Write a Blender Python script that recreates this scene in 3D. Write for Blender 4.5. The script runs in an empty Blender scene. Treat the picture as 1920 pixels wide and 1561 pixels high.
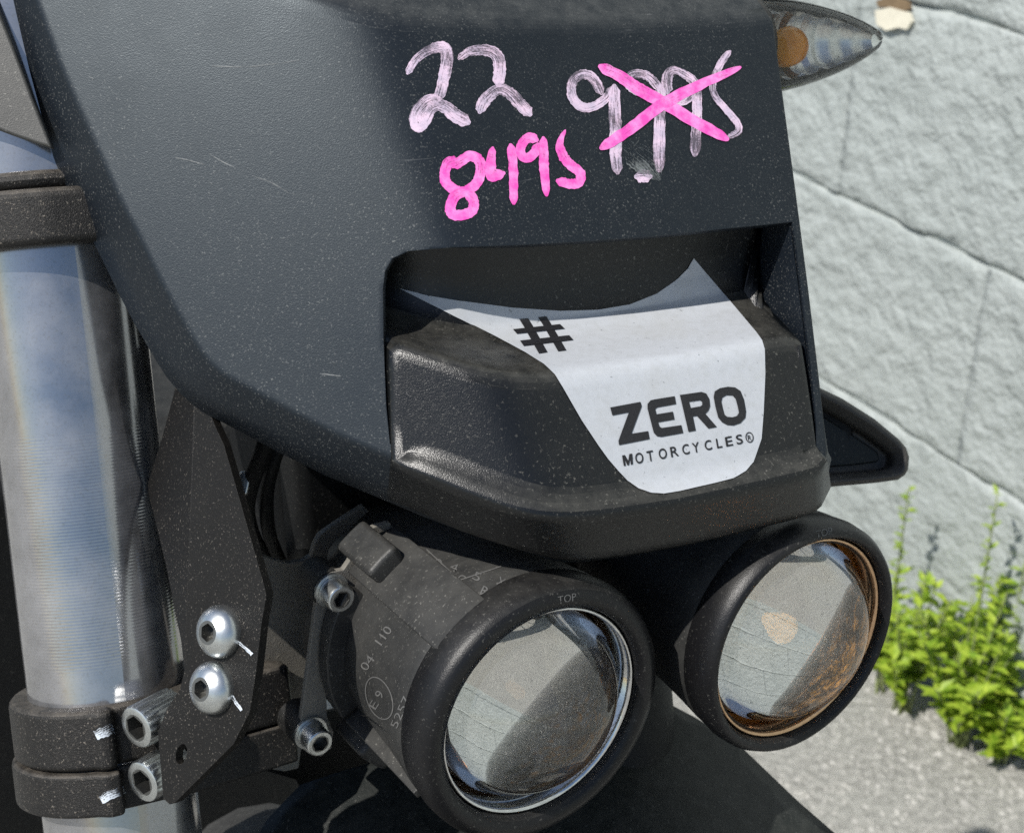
import bpy, bmesh, math, random
from mathutils import Vector, Matrix, noise
from mathutils.bvhtree import BVHTree
from mathutils.geometry import tessellate_polygon
V = Vector
random.seed(7)
SC = bpy.context.scene
COL = SC.collection
R = math.radians

# ------------------------------------------------------------------ camera
FPX, CX, CY, CAMH, PITCH = 2800.0, 960.0, 780.5, 0.98, R(28.8)
cam_d = bpy.data.cameras.new('camera')
cam_d.sensor_width = 36.0
cam_d.lens = 36.0 * FPX / 1920.0
cam_d.clip_start = 0.02
cam_d.clip_end = 500
cam_d.dof.use_dof = True
cam_d.dof.focus_distance = 0.462
cam_d.dof.aperture_fstop = 24.0
cam = bpy.data.objects.new('camera', cam_d)
COL.objects.link(cam)
cam.location = (0, 0, CAMH)
cam.rotation_euler = (R(90) - PITCH, 0, 0)
SC.camera = cam
EYE = V((0, 0, CAMH))
RT = V((1, 0, 0))
FW = V((0, math.cos(PITCH), -math.sin(PITCH)))
UPV = V((0, math.sin(PITCH), math.cos(PITCH)))

# bike axes: LT across (towards the wall), FD straight ahead of the bike, UU up
YB = R(28)
FD = V((math.sin(YB), -math.cos(YB), 0))
LT = V((math.cos(YB), math.sin(YB), 0))
UU = V((0, 0, 1))

# ------------------------------------------------------------------ sky, sun
SUN = (-LT * 0.60 + FD * 0.13 + UU * 0.78).normalized()
wd = bpy.data.worlds.new('World')
SC.world = wd
wd.use_nodes = True
wn = wd.node_tree
bg = wn.nodes['Background']
sky = wn.nodes.new('ShaderNodeTexSky')
sky.sky_type = 'NISHITA'
sky.sun_disc = False
sky.sun_elevation = math.asin(SUN.z)
sky.sun_rotation = math.atan2(SUN.x, SUN.y)
sky.air_density = 1.0
sky.dust_density = 0.6
wn.links.new(sky.outputs[0], bg.inputs[0])
bg.inputs[1].default_value = 0.105
sl = bpy.data.lights.new('sun', 'SUN')
sl.energy = 5.0
sl.angle = R(0.53)
sl.color = (1.0, 0.965, 0.91)
so = bpy.data.objects.new('sun', sl)
COL.objects.link(so)
so.rotation_euler = (-SUN).to_track_quat('-Z', 'Y').to_euler()
so.location = SUN * 5

vs = SC.view_settings
vs.view_transform = 'Standard'
vs.look = 'None'
vs.exposure = 0.0
vs.gamma = 1.0
vs.use_curve_mapping = False
SC.render.engine = 'CYCLES'
cy = SC.cycles
cy.max_bounces = 14
cy.transmission_bounces = 12
cy.glossy_bounces = 8
cy.transparent_max_bounces = 16
cy.caustics_reflective = False
cy.caustics_refractive = False
cy.sample_clamp_indirect = 6.0
cy.use_denoising = False

# ------------------------------------------------------------------ geometry helpers
def ray(x, y): return RT * ((x - CX) / FPX) - UPV * ((y - CY) / FPX) + FW
def at(x, y, d): return EYE + ray(x, y) * d
def on(x, y, P, n):
    r = ray(x, y)
    return EYE + r * ((P - EYE).dot(n) / r.dot(n))
def rot(v, k, a): return Matrix.Rotation(a, 3, k.normalized()) @ v
def bez(a, b, c, t): return a * (1 - t) ** 2 + b * (2 * t * (1 - t)) + c * t * t
def resample(pts, n):
    ds = [0]
    for i in range(1, len(pts)): ds.append(ds[-1] + (pts[i] - pts[i - 1]).length)
    out = []
    for k in range(n):
        s = ds[-1] * k / (n - 1)
        j = 1
        while j < len(ds) - 1 and ds[j] < s: j += 1
        t = (s - ds[j - 1]) / max(1e-12, ds[j] - ds[j - 1])
        out.append(pts[j - 1].lerp(pts[j], min(1, max(0, t))))
    return out
def smooth(pts, n=4, closed=False):
    """Catmull-Rom through points"""
    out = []
    N = len(pts)
    rng = range(N if closed else N - 1)
    for i in rng:
        if closed: p0, p1, p2, p3 = (pts[(i + k - 1) % N] for k in range(4))
        else: p0, p1, p2, p3 = pts[max(0, i - 1)], pts[i], pts[i + 1], pts[min(N - 1, i + 2)]
        for k in range(n):
            t = k / n
            out.append(0.5 * ((2 * p1) + (p2 - p0) * t + (2 * p0 - 5 * p1 + 4 * p2 - p3) * t * t + (3 * p1 - p0 - 3 * p2 + p3) * t ** 3))
    if not closed: out.append(pts[-1].copy())
    return out

WORLD = {}
def wl(o): return WORLD.get(o.name, V((0, 0, 0))) if o else V((0, 0, 0))
def empty(name, loc):
    o = bpy.data.objects.new(name, None)
    o.empty_display_size = 0.05
    COL.objects.link(o)
    o.location = loc
    WORLD[o.name] = V(loc)
    return o
def mk(name, verts, faces, mat, parent=None, smooth_=False, org=None, bev=0, seg=2, uvs=None, sharp=None):
    """one mesh object from world-space vertices"""
    verts = [V(v) for v in verts]
    c = V(org) if org is not None else sum(verts, V()) / len(verts)
    me = bpy.data.meshes.new(name)
    me.from_pydata([v - c for v in verts], [], faces)
    me.update()
    if uvs is not None:
        ul = me.uv_layers.new(name='UVMap')
        for lp in me.loops: ul.data[lp.index].uv = uvs[lp.vertex_index]
    bm = bmesh.new(); bm.from_mesh(me)
    if uvs is None: bmesh.ops.recalc_face_normals(bm, faces=bm.faces)
    bm.to_mesh(me); bm.free()
    me.materials.append(mat)
    o = bpy.data.objects.new(name, me)
    COL.objects.link(o)
    o.location = c - wl(parent)
    WORLD[o.name] = c
    if parent: o.parent = parent
    if smooth_:
        me.polygons.foreach_set('use_smooth', [True] * len(me.polygons))
    if bev:
        b = o.modifiers.new('bevel', 'BEVEL'); b.width = bev; b.segments = seg; b.limit_method = 'ANGLE'; b.angle_limit = R(35)
        if not smooth_: me.polygons.foreach_set('use_smooth', [True] * len(me.polygons))
        w = o.modifiers.new('wn', 'WEIGHTED_NORMAL'); w.weight = 80
    elif smooth_ and sharp:
        try: me.set_sharp_from_angle(angle=R(sharp))
        except Exception: pass
    me.update()
    return o
def face_out(o, d):
    me = o.data
    big = max(me.polygons, key=lambda p: p.area)
    if big.normal.dot(d) < 0: me.flip_normals()
def join(*parts):
    vs_, fs = [], []
    for v, f in parts:
        b = len(vs_); vs_ += v; fs += [tuple(i + b for i in q) for q in f]
    return vs_, fs
def prism2(contours, place, d):
    """plate with holes: flat contours placed in space and given thickness"""
    pts, fs = fill2(contours)
    n = len(pts)
    P = [place(x, y) for x, y in pts]
    out = [tuple(f) for f in fs] + [tuple(n + i for i in reversed(f)) for f in fs]
    b = 0
    for c in contours:
        m_ = len(c)
        out += [(b + i, b + (i + 1) % m_, n + b + (i + 1) % m_, n + b + i) for i in range(m_)]
        b += m_
    return P + [p + d for p in P], out
def frame(A, up=UU):
    A = A.normalized(); e1 = (up - A * up.dot(A)).normalized(); e2 = A.cross(e1)
    return A, e1, e2
def lathe(O, A, prof, seg=48, up=UU, closed=False, ph0=0, ph1=2 * math.pi):
    """prof: (along axis, radius); closed profile optional; partial sweep optional"""
    A, e1, e2 = frame(A, up)
    full = abs(ph1 - ph0 - 2 * math.pi) < 1e-6
    n = seg if full else seg + 1
    vs_, fs = [], []
    for a, r in prof:
        for k in range(n):
            p = ph0 + (ph1 - ph0) * k / seg
            vs_.append(O + A * a + (e1 * math.cos(p) + e2 * math.sin(p)) * r)
    m = len(prof)
    for j in range(m if closed else m - 1):
        for k in range(n if full else n - 1):
            k2 = (k + 1) % n
            j2 = (j + 1) % m
            fs.append((j * n + k, j * n + k2, j2 * n + k2, j2 * n + k))
    if closed and not full:
        fs.append(tuple(j * n for j in range(m))); fs.append(tuple(j * n + n - 1 for j in reversed(range(m))))
    if not closed and full:
        if prof[0][1] > 1e-6 and prof[0][1] < 0: pass
    return vs_, fs
def cap(v_f, n, first=True):
    vs_, fs = v_f
    fs.append(tuple(range(n)) if first else tuple(len(vs_) - n + k for k in range(n)))
    return vs_, fs
def prism(pts, d):
    n = len(pts)
    vs_ = list(pts) + [p + d for p in pts]
    fs = [tuple(range(n)), tuple(reversed(range(n, 2 * n)))]
    fs += [(i, (i + 1) % n, n + (i + 1) % n, n + i) for i in range(n)]
    return vs_, fs
def tube(path, r, seg=10):
    vs_, fs = [], []
    N = len(path)
    prev = None
    for i, p in enumerate(path):
        t = (path[min(N - 1, i + 1)] - path[max(0, i - 1)]).normalized()
        u = prev if prev else (V((0, 0, 1)) if abs(t.z) < .9 else V((1, 0, 0)))
        u = (u - t * u.dot(t)).normalized(); prev = u
        w = t.cross(u)
        rr = r(i / (N - 1)) if callable(r) else r
        for k in range(seg):
            a = 2 * math.pi * k / seg
            vs_.append(p + (u * math.cos(a) + w * math.sin(a)) * rr)
    for i in range(N - 1):
        for k in range(seg):
            fs.append((i * seg + k, i * seg + (k + 1) % seg, (i + 1) * seg + (k + 1) % seg, (i + 1) * seg + k))
    fs.append(tuple(reversed(range(seg)))); fs.append(tuple((N - 1) * seg + k for k in range(seg)))
    return vs_, fs
def sheet(path, down, t, nrm):
    """bent sheet metal: edge path, swept by 'down' (vector or list), thickness t along nrm-ish side"""
    N = len(path)
    vs_, fs = [], []
    for i, p in enumerate(path):
        tg = (path[min(N - 1, i + 1)] - path[max(0, i - 1)]).normalized()
        d = down[i] if isinstance(down, list) else down
        sd = tg.cross(d).normalized()
        if sd.dot(nrm) < 0: sd = -sd
        vs_ += [p, p + sd * t, p + d + sd * t, p + d]
    for i in range(N - 1):
        for k in range(4):
            k2 = (k + 1) % 4
            fs.append((i * 4 + k, i * 4 + k2, (i + 1) * 4 + k2, (i + 1) * 4 + k))
    fs.append((3, 2, 1, 0)); fs.append(tuple((N - 1) * 4 + k for k in range(4)))
    return vs_, fs
def box(c, ex, ey, ez):
    vs_ = [c + ex * a + ey * b + ez * d for a in (-1, 1) for b in (-1, 1) for d in (-1, 1)]
    fs = [(0, 1, 3, 2), (4, 6, 7, 5), (0, 4, 5, 1), (2, 3, 7, 6), (0, 2, 6, 4), (1, 5, 7, 3)]
    return vs_, fs
def bvh_of(o):
    dg = bpy.context.evaluated_depsgraph_get()
    e = o.evaluated_get(dg); me = e.to_mesh()
    w = WORLD[o.name]
    b = BVHTree.FromPolygons([v.co + w for v in me.vertices], [tuple(p.vertices) for p in me.polygons])
    e.to_mesh_clear()
    return b
def hit(bvhs, x, y):
    best = None
    r = ray(x, y).normalized()
    for b in (bvhs if isinstance(bvhs, list) else [bvhs]):
        q = b.ray_cast(EYE, r)
        if q[0] is not None and (best is None or q[3] < best[2]):
            n = q[1] if q[1].dot(r) < 0 else -q[1]
            best = (q[0], n, q[3])
    return best
def drop(name, pts2, faces, bvhs, off, mat, parent, uvs=None, toward=True):
    """lay flat print / paint marks on a surface"""
    out = []
    last = None
    for p in pts2:
        h = hit(bvhs, p[0], p[1])
        if h is None: h = last
        if h is None:
            h = (at(p[0], p[1], .46), -FW, 0)
        last = h
        out.append(h[0] + h[1] * off)
    return mk(name, out, faces, mat, parent, smooth_=True, uvs=uvs)
def fill2(contours, step=None, clean=False):
    polys = [[V((x, y, 0)) for x, y in c] for c in contours]
    flat = [p for c in polys for p in c]
    tris = tessellate_polygon(polys)
    bm = bmesh.new()
    vv = [bm.verts.new(p) for p in flat]
    for t in tris:
        try: bm.faces.new([vv[i] for i in t])
        except ValueError: pass
    if step:
        xs = [p.x for p in flat]; ys = [p.y for p in flat]
        k = math.floor(min(xs) / step) + 1
        while k * step < max(xs):
            bmesh.ops.bisect_plane(bm, geom=bm.verts[:] + bm.edges[:] + bm.faces[:], plane_co=(k * step, 0, 0), plane_no=(1, 0, 0)); k += 1
        k = math.floor(min(ys) / step) + 1
        while k * step < max(ys):
            bmesh.ops.bisect_plane(bm, geom=bm.verts[:] + bm.edges[:] + bm.faces[:], plane_co=(0, k * step, 0), plane_no=(0, 1, 0)); k += 1
    if clean:      # keep only the given outline points on the border
        orig = set(vv)
        extra = [v for v in bm.verts if v not in orig and v.is_boundary]
        bmesh.ops.dissolve_verts(bm, verts=extra)
    bm.verts.index_update()
    pts = [(v.co.x, v.co.y) for v in bm.verts]
    fs = [tuple(v.index for v in f.verts) for f in bm.faces]
    bm.free()
    return pts, fs
def tag(o, label, cat, group=None, kind=None):
    o['label'] = label
    if cat: o['category'] = cat
    if group: o['group'] = group
    if kind: o['kind'] = kind
    return o
def copy_to(src, parent, loc_world, rotq=None, name=None):
    c = src.copy(); COL.objects.link(c)
    c.parent = parent
    c.location = loc_world - wl(parent)
    if rotq: c.rotation_mode = 'QUATERNION'; c.rotation_quaternion = rotq
    WORLD[c.name] = V(loc_world)
    return c

# ------------------------------------------------------------------ materials
def newmat(name):
    m = bpy.data.materials.new(name); m.use_nodes = True
    nt = m.node_tree
    return m, nt, nt.nodes['Principled BSDF']
def nd(nt, t, **kw):
    n = nt.nodes.new(t)
    for k, v in kw.items():
        if k.startswith('i_'):
            n.inputs[k[2:].replace('_', ' ')].default_value = v
        else: setattr(n, k, v)
    return n
def ramp(nt, src, a, b, c0=(0, 0, 0, 1), c1=(1, 1, 1, 1)):
    r = nt.nodes.new('ShaderNodeValToRGB')
    r.color_ramp.elements[0].position = a; r.color_ramp.elements[1].position = b
    r.color_ramp.elements[0].color = c0; r.color_ramp.elements[1].color = c1
    nt.links.new(src, r.inputs[0])
    return r.outputs[0]
def mixc(nt, fac, a, b):
    m = nt.nodes.new('ShaderNodeMix'); m.data_type = 'RGBA'
    for i, v in ((0, fac), (6, a), (7, b)):
        if isinstance(v, (int, float)): m.inputs[i].default_value = v
        elif isinstance(v, tuple): m.inputs[i].default_value = (*v[:3], 1)
        else: nt.links.new(v, m.inputs[i])
    return m.outputs[2]
def mth(nt, op, a, b=0.0):
    m = nt.nodes.new('ShaderNodeMath'); m.operation = op
    for i, v in ((0, a), (1, b)):
        if isinstance(v, (int, float)): m.inputs[i].default_value = v
        else: nt.links.new(v, m.inputs[i])
    return m.outputs[0]
def noi(nt, co, scale, detail=3, rough=.5, dist=0):
    n = nd(nt, 'ShaderNodeTexNoise'); n.inputs['Scale'].default_value = scale
    n.inputs['Detail'].default_value = detail; n.inputs['Roughness'].default_value = rough
    n.inputs['Distortion'].default_value = dist
    nt.links.new(co, n.inputs['Vector'])
    return n.outputs[0]
def bump(nt, bs, h, strength, dist):
    b = nt.nodes.new('ShaderNodeBump'); b.inputs['Strength'].default_value = strength; b.inputs['Distance'].default_value = dist
    nt.links.new(h, b.inputs['Height']); nt.links.new(b.outputs[0], bs.inputs['Normal'])
    return b
def dusty(name, base, rough=.5, dust=.5, speck=900, dcol=(.30, .29, .26), metal=0.0, grain=.35, film=.12, spec=.5, scratch=0, up=.10, smear=.16):
    """dark textured surface with dust specks and a thin patchy dust film"""
    m, nt, bs = newmat(name)
    co = nd(nt, 'ShaderNodeTexCoord').outputs['Object']
    n1 = noi(nt, co, speck, 2, .6)
    big = noi(nt, co, 22, 4, .6)
    s = ramp(nt, n1, .64 - .06 * dust, .74)
    s = mth(nt, 'MULTIPLY', s, mth(nt, 'MULTIPLY', ramp(nt, big, .25, .75), min(1, .35 + dust)))
    fl = mth(nt, 'MULTIPLY', ramp(nt, noi(nt, co, 60, 5, .65), .3, .8), film)
    gm = nd(nt, 'ShaderNodeNewGeometry'); sp_ = nd(nt, 'ShaderNodeSeparateXYZ'); nt.links.new(gm.outputs['True Normal'], sp_.inputs[0])
    fl = mth(nt, 'ADD', fl, mth(nt, 'MULTIPLY', mth(nt, 'MULTIPLY', ramp(nt, sp_.outputs[2], .55, .95), ramp(nt, noi(nt, co, 160, 5, .7), .25, .7)), up))
    c = mixc(nt, fl, base, dcol)
    c = mixc(nt, s, c, dcol)
    if scratch:
        mp = nd(nt, 'ShaderNodeMapping'); mp.inputs['Scale'].default_value = (30, 160, 700); mp.inputs['Rotation'].default_value = (.3, .5, .2)
        nt.links.new(co, mp.inputs['Vector'])
        sc = ramp(nt, noi(nt, mp.outputs[0], 1, 2, .5), .74, .80)
        c = mixc(nt, mth(nt, 'MULTIPLY', sc, scratch), c, (.4, .4, .4))
    nt.links.new(c, bs.inputs['Base Color'])
    bs.inputs['Metallic'].default_value = metal
    bs.inputs['Specular IOR Level'].default_value = spec
    rr = mth(nt, 'ADD', mth(nt, 'MULTIPLY', big, smear), rough - smear / 2)
    nt.links.new(rr, bs.inputs['Roughness'])
    h = mth(nt, 'ADD', noi(nt, co, 2600, 2, .6), mth(nt, 'MULTIPLY', s, .6))
    bump(nt, bs, h, grain, .0004)
    return m
M = {}
M['mask'] = dusty('mask_plastic', (.0035, .0055, .0090), .45, .75, 1500, film=.005, grain=.17, scratch=.12, spec=.50, smear=.34, up=.3, dcol=(.17, .17, .16))  # blue cast in the base imitates reflected sky
M['insert'] = dusty('insert_plastic', (.004, .0045, .005), .29, .35, 1000, film=.010, grain=.28, spec=.5, up=.22, dcol=(.24, .23, .20))
M['black'] = dusty('black_metal', (.008, .008, .008), .45, .4, 1200, film=.03, grain=.45)
M['casting'] = dusty('cast_clamp', (.009, .0085, .008), .42, .5, 1200, film=.03, grain=.8, spec=.35, up=.35, dcol=(.34, .30, .25))
M['bracket'] = dusty('bracket_paint', (.007, .0065, .006), .42, .35, 1400, film=.012, grain=.45, dcol=(.30, .27, .23), spec=.25)
M['strip'] = dusty('worn_sunlit_sheet_metal', (.18, .17, .15), .5, .9, 700, film=.25, grain=.6, dcol=(.30, .27, .22))  # bare metal tone lightened to imitate sun on the hanger edges
M['housing'] = dusty('lamp_housing_plastic', (.018, .0185, .019), .42, .35, 900, film=.12, grain=.3, spec=.4)
M['rubber'] = dusty('bezel_rubber', (.006, .006, .007), .38, .15, 900, film=.012, grain=.25, spec=.35)
M['fender'] = dusty('fender_plastic', (.005, .008, .008), .35, .2, 900, film=.008, grain=.3, spec=.3)
M['tyre'] = dusty('tyre_rubber', (.012, .012, .012), .8, .4, 500)
M['inner'] = dusty('inner_plastic', (.004, .0045, .005), .6, .1, 900, film=.01, spec=.3)
M['cowl'] = dusty('cowl_plastic', (.045, .045, .042), .5, .5, 900, film=.12, grain=.3)
M['podrim'] = dusty('pod_plastic', (.035, .032, .028), .5, .2, 900, film=.08)

def metal(name, col, rough, noise_r=.1, lines=0):
    m, nt, bs = newmat(name)
    co = nd(nt, 'ShaderNodeTexCoord').outputs['Object']
    n = noi(nt, co, 300, 4, .6)
    nt.links.new(mixc(nt, ramp(nt, n, .35, .75), col, tuple(c * .72 for c in col)), bs.inputs['Base Color'])
    bs.inputs['Metallic'].default_value = 1
    nt.links.new(mth(nt, 'ADD', mth(nt, 'MULTIPLY', n, noise_r), rough), bs.inputs['Roughness'])
    bump(nt, bs, noi(nt, co, 900, 3, .6), .15, .0003)
    return m
M['bolt'] = metal('zinc_bolt', (.70, .72, .71), .24, .20)
M['socket'] = metal('socket_recess', (.22, .22, .21), .35, .2)  # bolt metal darkened to paint the shade inside the sockets
M['warmchrome'] = metal('warm_trim', (.70, .46, .28), .08, .1)
M['silver'] = metal('silver_reflector', (.78, .78, .77), .30, .1)
M['chrome'] = metal('chrome', (.8, .8, .8), .04, .05)
M['mirror'] = metal('reflector', (.60, .60, .58), .02, .04)

# fork tube: brushed steel with dust and turned rings low down
m, nt, bs = newmat('fork_tube_steel')
tc = nd(nt, 'ShaderNodeTexCoord')
co = tc.outputs['UV']
sx = nd(nt, 'ShaderNodeSeparateXYZ'); nt.links.new(co, sx.inputs[0])
mp = nd(nt, 'ShaderNodeMapping'); mp.inputs['Scale'].default_value = (40, 1500, 1); nt.links.new(co, mp.inputs['Vector'])
fine = noi(nt, mp.outputs[0], 1, 2, .5)
wv = nd(nt, 'ShaderNodeMath', operation='SINE'); nt.links.new(mth(nt, 'MULTIPLY', sx.outputs[1], 2 * math.pi / .0011), wv.inputs[0])
zone = mth(nt, 'MULTIPLY', ramp(nt, sx.outputs[1], .030, .036), ramp(nt, sx.outputs[1], .118, .112))
zl = nd(nt, 'ShaderNodeMapRange'); zl.inputs['From Min'].default_value = .028; zl.inputs['From Max'].default_value = .034; nt.links.new(sx.outputs[1], zl.inputs[0])
zh = nd(nt, 'ShaderNodeMapRange'); zh.inputs['From Min'].default_value = .104; zh.inputs['From Max'].default_value = .110; zh.inputs['To Min'].default_value = 1; zh.inputs['To Max'].default_value = 0; nt.links.new(sx.outputs[1], zh.inputs[0])
zone = mth(nt, 'MULTIPLY', zl.outputs[0], zh.outputs[0])
ob = tc.outputs['Object']
dust = ramp(nt, noi(nt, ob, 1100, 3, .6), .52, .72)
film = ramp(nt, noi(nt, ob, 40, 4, .6), .35, .75)
c = mixc(nt, mth(nt, 'MULTIPLY', dust, .5), (.40, .40, .41), (.30, .28, .25))
nt.links.new(c, bs.inputs['Base Color'])
nt.links.new(mth(nt, 'SUBTRACT', .92, mth(nt, 'MULTIPLY', film, .35)), bs.inputs['Metallic'])
nt.links.new(mth(nt, 'ADD', .10, mth(nt, 'MULTIPLY', fine, .10)), bs.inputs['Roughness'])
hh = mth(nt, 'ADD', mth(nt, 'MULTIPLY', mth(nt, 'MULTIPLY', wv.outputs[0], zone), .5), mth(nt, 'MULTIPLY', fine, .25))
bump(nt, bs, hh, .07, .0004)
M['tube'] = m

def flat(name, col, rough=.5, var=.12, sc=400, spec=.4):
    m, nt, bs = newmat(name)
    co = nd(nt, 'ShaderNodeTexCoord').outputs['Object']
    n = noi(nt, co, sc, 4, .6)
    nt.links.new(mixc(nt, n, tuple(c * (1 - var) for c in col), tuple(min(1, c * (1 + var)) for c in col)), bs.inputs['Base Color'])
    bs.inputs['Roughness'].default_value = rough
    bs.inputs['Specular IOR Level'].default_value = spec
    return m
# sticker: white vinyl with fine dirt and a few nicks
m, nt, bs = newmat('sticker_vinyl')
co = nd(nt, 'ShaderNodeTexCoord').outputs['Object']
c = mixc(nt, mth(nt, 'MULTIPLY', ramp(nt, noi(nt, co, 350, 5, .7), .45, .8), .5), (.48, .50, .53), (.36, .37, .37))
mp = nd(nt, 'ShaderNodeMapping'); mp.inputs['Scale'].default_value = (700, 700, 220); nt.links.new(co, mp.inputs['Vector'])
c = mixc(nt, mth(nt, 'MULTIPLY', ramp(nt, noi(nt, mp.outputs[0], 1, 2, .5), .70, .76), .7), c, (.16, .17, .18))
c = mixc(nt, mth(nt, 'MULTIPLY', ramp(nt, noi(nt, co, 45, 3, .5), .52, .66), .22), c, (.42, .42, .40))
nt.links.new(c, bs.inputs['Base Color']); bs.inputs['Roughness'].default_value = .35
M['sticker'] = m
M['print'] = flat('black_print', (.018, .018, .020), .4, .4, 900)
M['paintmark'] = flat('white_paint_mark', (.72, .76, .80), .6, .25, 900)
M['emboss'] = dusty('embossed_plastic', (.10, .10, .10), .45, .5, 900, film=.2)

def ink(name, col, col2, cover, hard=.12, haze=0.0):
    m, nt, bs = newmat(name)
    tc = nd(nt, 'ShaderNodeTexCoord')
    mp = nd(nt, 'ShaderNodeMapping'); mp.inputs['Scale'].default_value = (160, 2600, 1); nt.links.new(tc.outputs['UV'], mp.inputs['Vector'])
    st = noi(nt, mp.outputs[0], 1, 3, .6)
    gr = noi(nt, tc.outputs['Object'], 1500, 3, .6)
    pat = noi(nt, tc.outputs['Object'], 70, 3, .5)
    nt.links.new(mixc(nt, ramp(nt, noi(nt, tc.outputs['Object'], 260, 4, .6), .35, .65), col, col2), bs.inputs['Base Color'])
    bs.inputs['Roughness'].default_value = .75
    bs.inputs['Specular IOR Level'].default_value = .2
    k = mth(nt, 'ADD', mth(nt, 'ADD', mth(nt, 'MULTIPLY', st, .68), mth(nt, 'MULTIPLY', gr, .32)), mth(nt, 'MULTIPLY', mth(nt, 'SUBTRACT', pat, .5), .7))
    nt.links.new(mth(nt, 'ADD', mth(nt, 'MULTIPLY', ramp(nt, k, cover - hard / 2, cover + hard / 2), 1 - haze), haze), bs.inputs['Alpha'])
    return m
M['chalk'] = ink('chalk_pen_white', (.55, .46, .58), (.80, .60, .74), .45, .16, .16)
M['pink'] = ink('chalk_pen_pink', (.80, .09, .46), (.93, .30, .68), .33, .16, .25)
M['smudge'] = ink('chalk_smudge', (.22, .24, .24), (.28, .30, .30), .62, .3, .0)
M['paintmark'] = ink('witness_paint', (.70, .76, .82), (.55, .60, .66), .49, .12, .0)

def glassmat(name, col=(1, 1, 1), rough=0.0, ior=1.5):
    m = bpy.data.materials.new(name); m.use_nodes = True
    nt = m.node_tree; nt.nodes.clear()
    out = nt.nodes.new('ShaderNodeOutputMaterial'); g = nt.nodes.new('ShaderNodeBsdfGlass')
    g.inputs['Color'].default_value = (*col, 1); g.inputs['Roughness'].default_value = rough; g.inputs['IOR'].default_value = ior
    nt.links.new(g.outputs[0], out.inputs[0])
    return m, nt, g, out
M['lens'], nt, g, out = glassmat('lens_glass', (.92, .92, .91))
co = nd(nt, 'ShaderNodeTexCoord').outputs['Object']
df = nt.nodes.new('ShaderNodeBsdfDiffuse'); df.inputs[0].default_value = (.5, .49, .45, 1)
k_ = mth(nt, 'ADD', mth(nt, 'MULTIPLY', ramp(nt, noi(nt, co, 900, 2, .6), .64, .74), .22), .02)
k_ = mth(nt, 'ADD', k_, mth(nt, 'MULTIPLY', ramp(nt, noi(nt, co, 70, 4, .6), .5, .8), .08))
mx = nt.nodes.new('ShaderNodeMixShader'); nt.links.new(k_, mx.inputs[0]); nt.links.new(g.outputs[0], mx.inputs[1]); nt.links.new(df.outputs[0], mx.inputs[2])
nt.links.new(mx.outputs[0], out.inputs[0])
def thin(name, tint, refl=.08):
    """thin clear cover: mostly see-through, mirror at grazing angles"""
    m = bpy.data.materials.new(name); m.use_nodes = True
    nt = m.node_tree; nt.nodes.clear()
    out = nt.nodes.new('ShaderNodeOutputMaterial')
    t = nt.nodes.new('ShaderNodeBsdfTransparent'); t.inputs[0].default_value = (*tint, 1)
    g = nt.nodes.new('ShaderNodeBsdfGlossy'); g.inputs['Roughness'].default_value = .03
    f = nt.nodes.new('ShaderNodeFresnel'); f.inputs[0].default_value = 1.5
    mx = nt.nodes.new('ShaderNodeMixShader')
    nt.links.new(f.outputs[0], mx.inputs[0]); nt.links.new(t.outputs[0], mx.inputs[1]); nt.links.new(g.outputs[0], mx.inputs[2])
    nt.links.new(mx.outputs[0], out.inputs[0])
    return m
M['clear'] = thin('clear_cover', (.93, .94, .93))
m, nt, bs = newmat('amber_glass')
bs.inputs['Base Color'].default_value = (.90, .30, .02, 1); bs.inputs['Roughness'].default_value = .05; bs.inputs['Transmission Weight'].default_value = .2
M['amber'] = m

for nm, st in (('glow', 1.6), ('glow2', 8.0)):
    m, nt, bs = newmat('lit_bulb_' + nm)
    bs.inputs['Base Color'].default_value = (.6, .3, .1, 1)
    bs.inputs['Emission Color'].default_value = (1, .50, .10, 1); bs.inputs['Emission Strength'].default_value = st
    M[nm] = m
# grainy dark inside of the projector
m, nt, bs = newmat('projector_inside')
co = nd(nt, 'ShaderNodeTexCoord').outputs['Object']
nt.links.new(mixc(nt, ramp(nt, noi(nt, co, 500, 3, .6), .4, .65), (.07, .07, .07), (.24, .23, .22)), bs.inputs['Base Color'])
bs.inputs['Metallic'].default_value = .7; bs.inputs['Roughness'].default_value = .42
bump(nt, bs, noi(nt, co, 420, 3, .6), .8, .0012)
M['inside'] = m
# wall paint
m, nt, bs = newmat('wall_paint')
co = nd(nt, 'ShaderNodeNewGeometry').outputs['Position']
c = mixc(nt, ramp(nt, noi(nt, co, 6, 5, .6), .3, .7), (.345, .378, .362), (.42, .452, .436))
c = mixc(nt, mth(nt, 'MULTIPLY', ramp(nt, noi(nt, co, 55, 5, .65), .60, .78), .35), c, (.30, .33, .30))
nt.links.new(c, bs.inputs['Base Color']); bs.inputs['Roughness'].default_value = .55
h = mth(nt, 'ADD', mth(nt, 'MULTIPLY', noi(nt, co, 52, 2.2, .45, .2), 1.0), mth(nt, 'MULTIPLY', noi(nt, co, 170, 3, .6), .34))
bump(nt, bs, h, .62, .012)
M['wall'] = m
M['chip'] = flat('bare_block', (.72, .68, .55), .8, .2, 80)
M['chipbrown'] = flat('brown_stain', (.20, .14, .08), .8, .4, 80)

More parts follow.
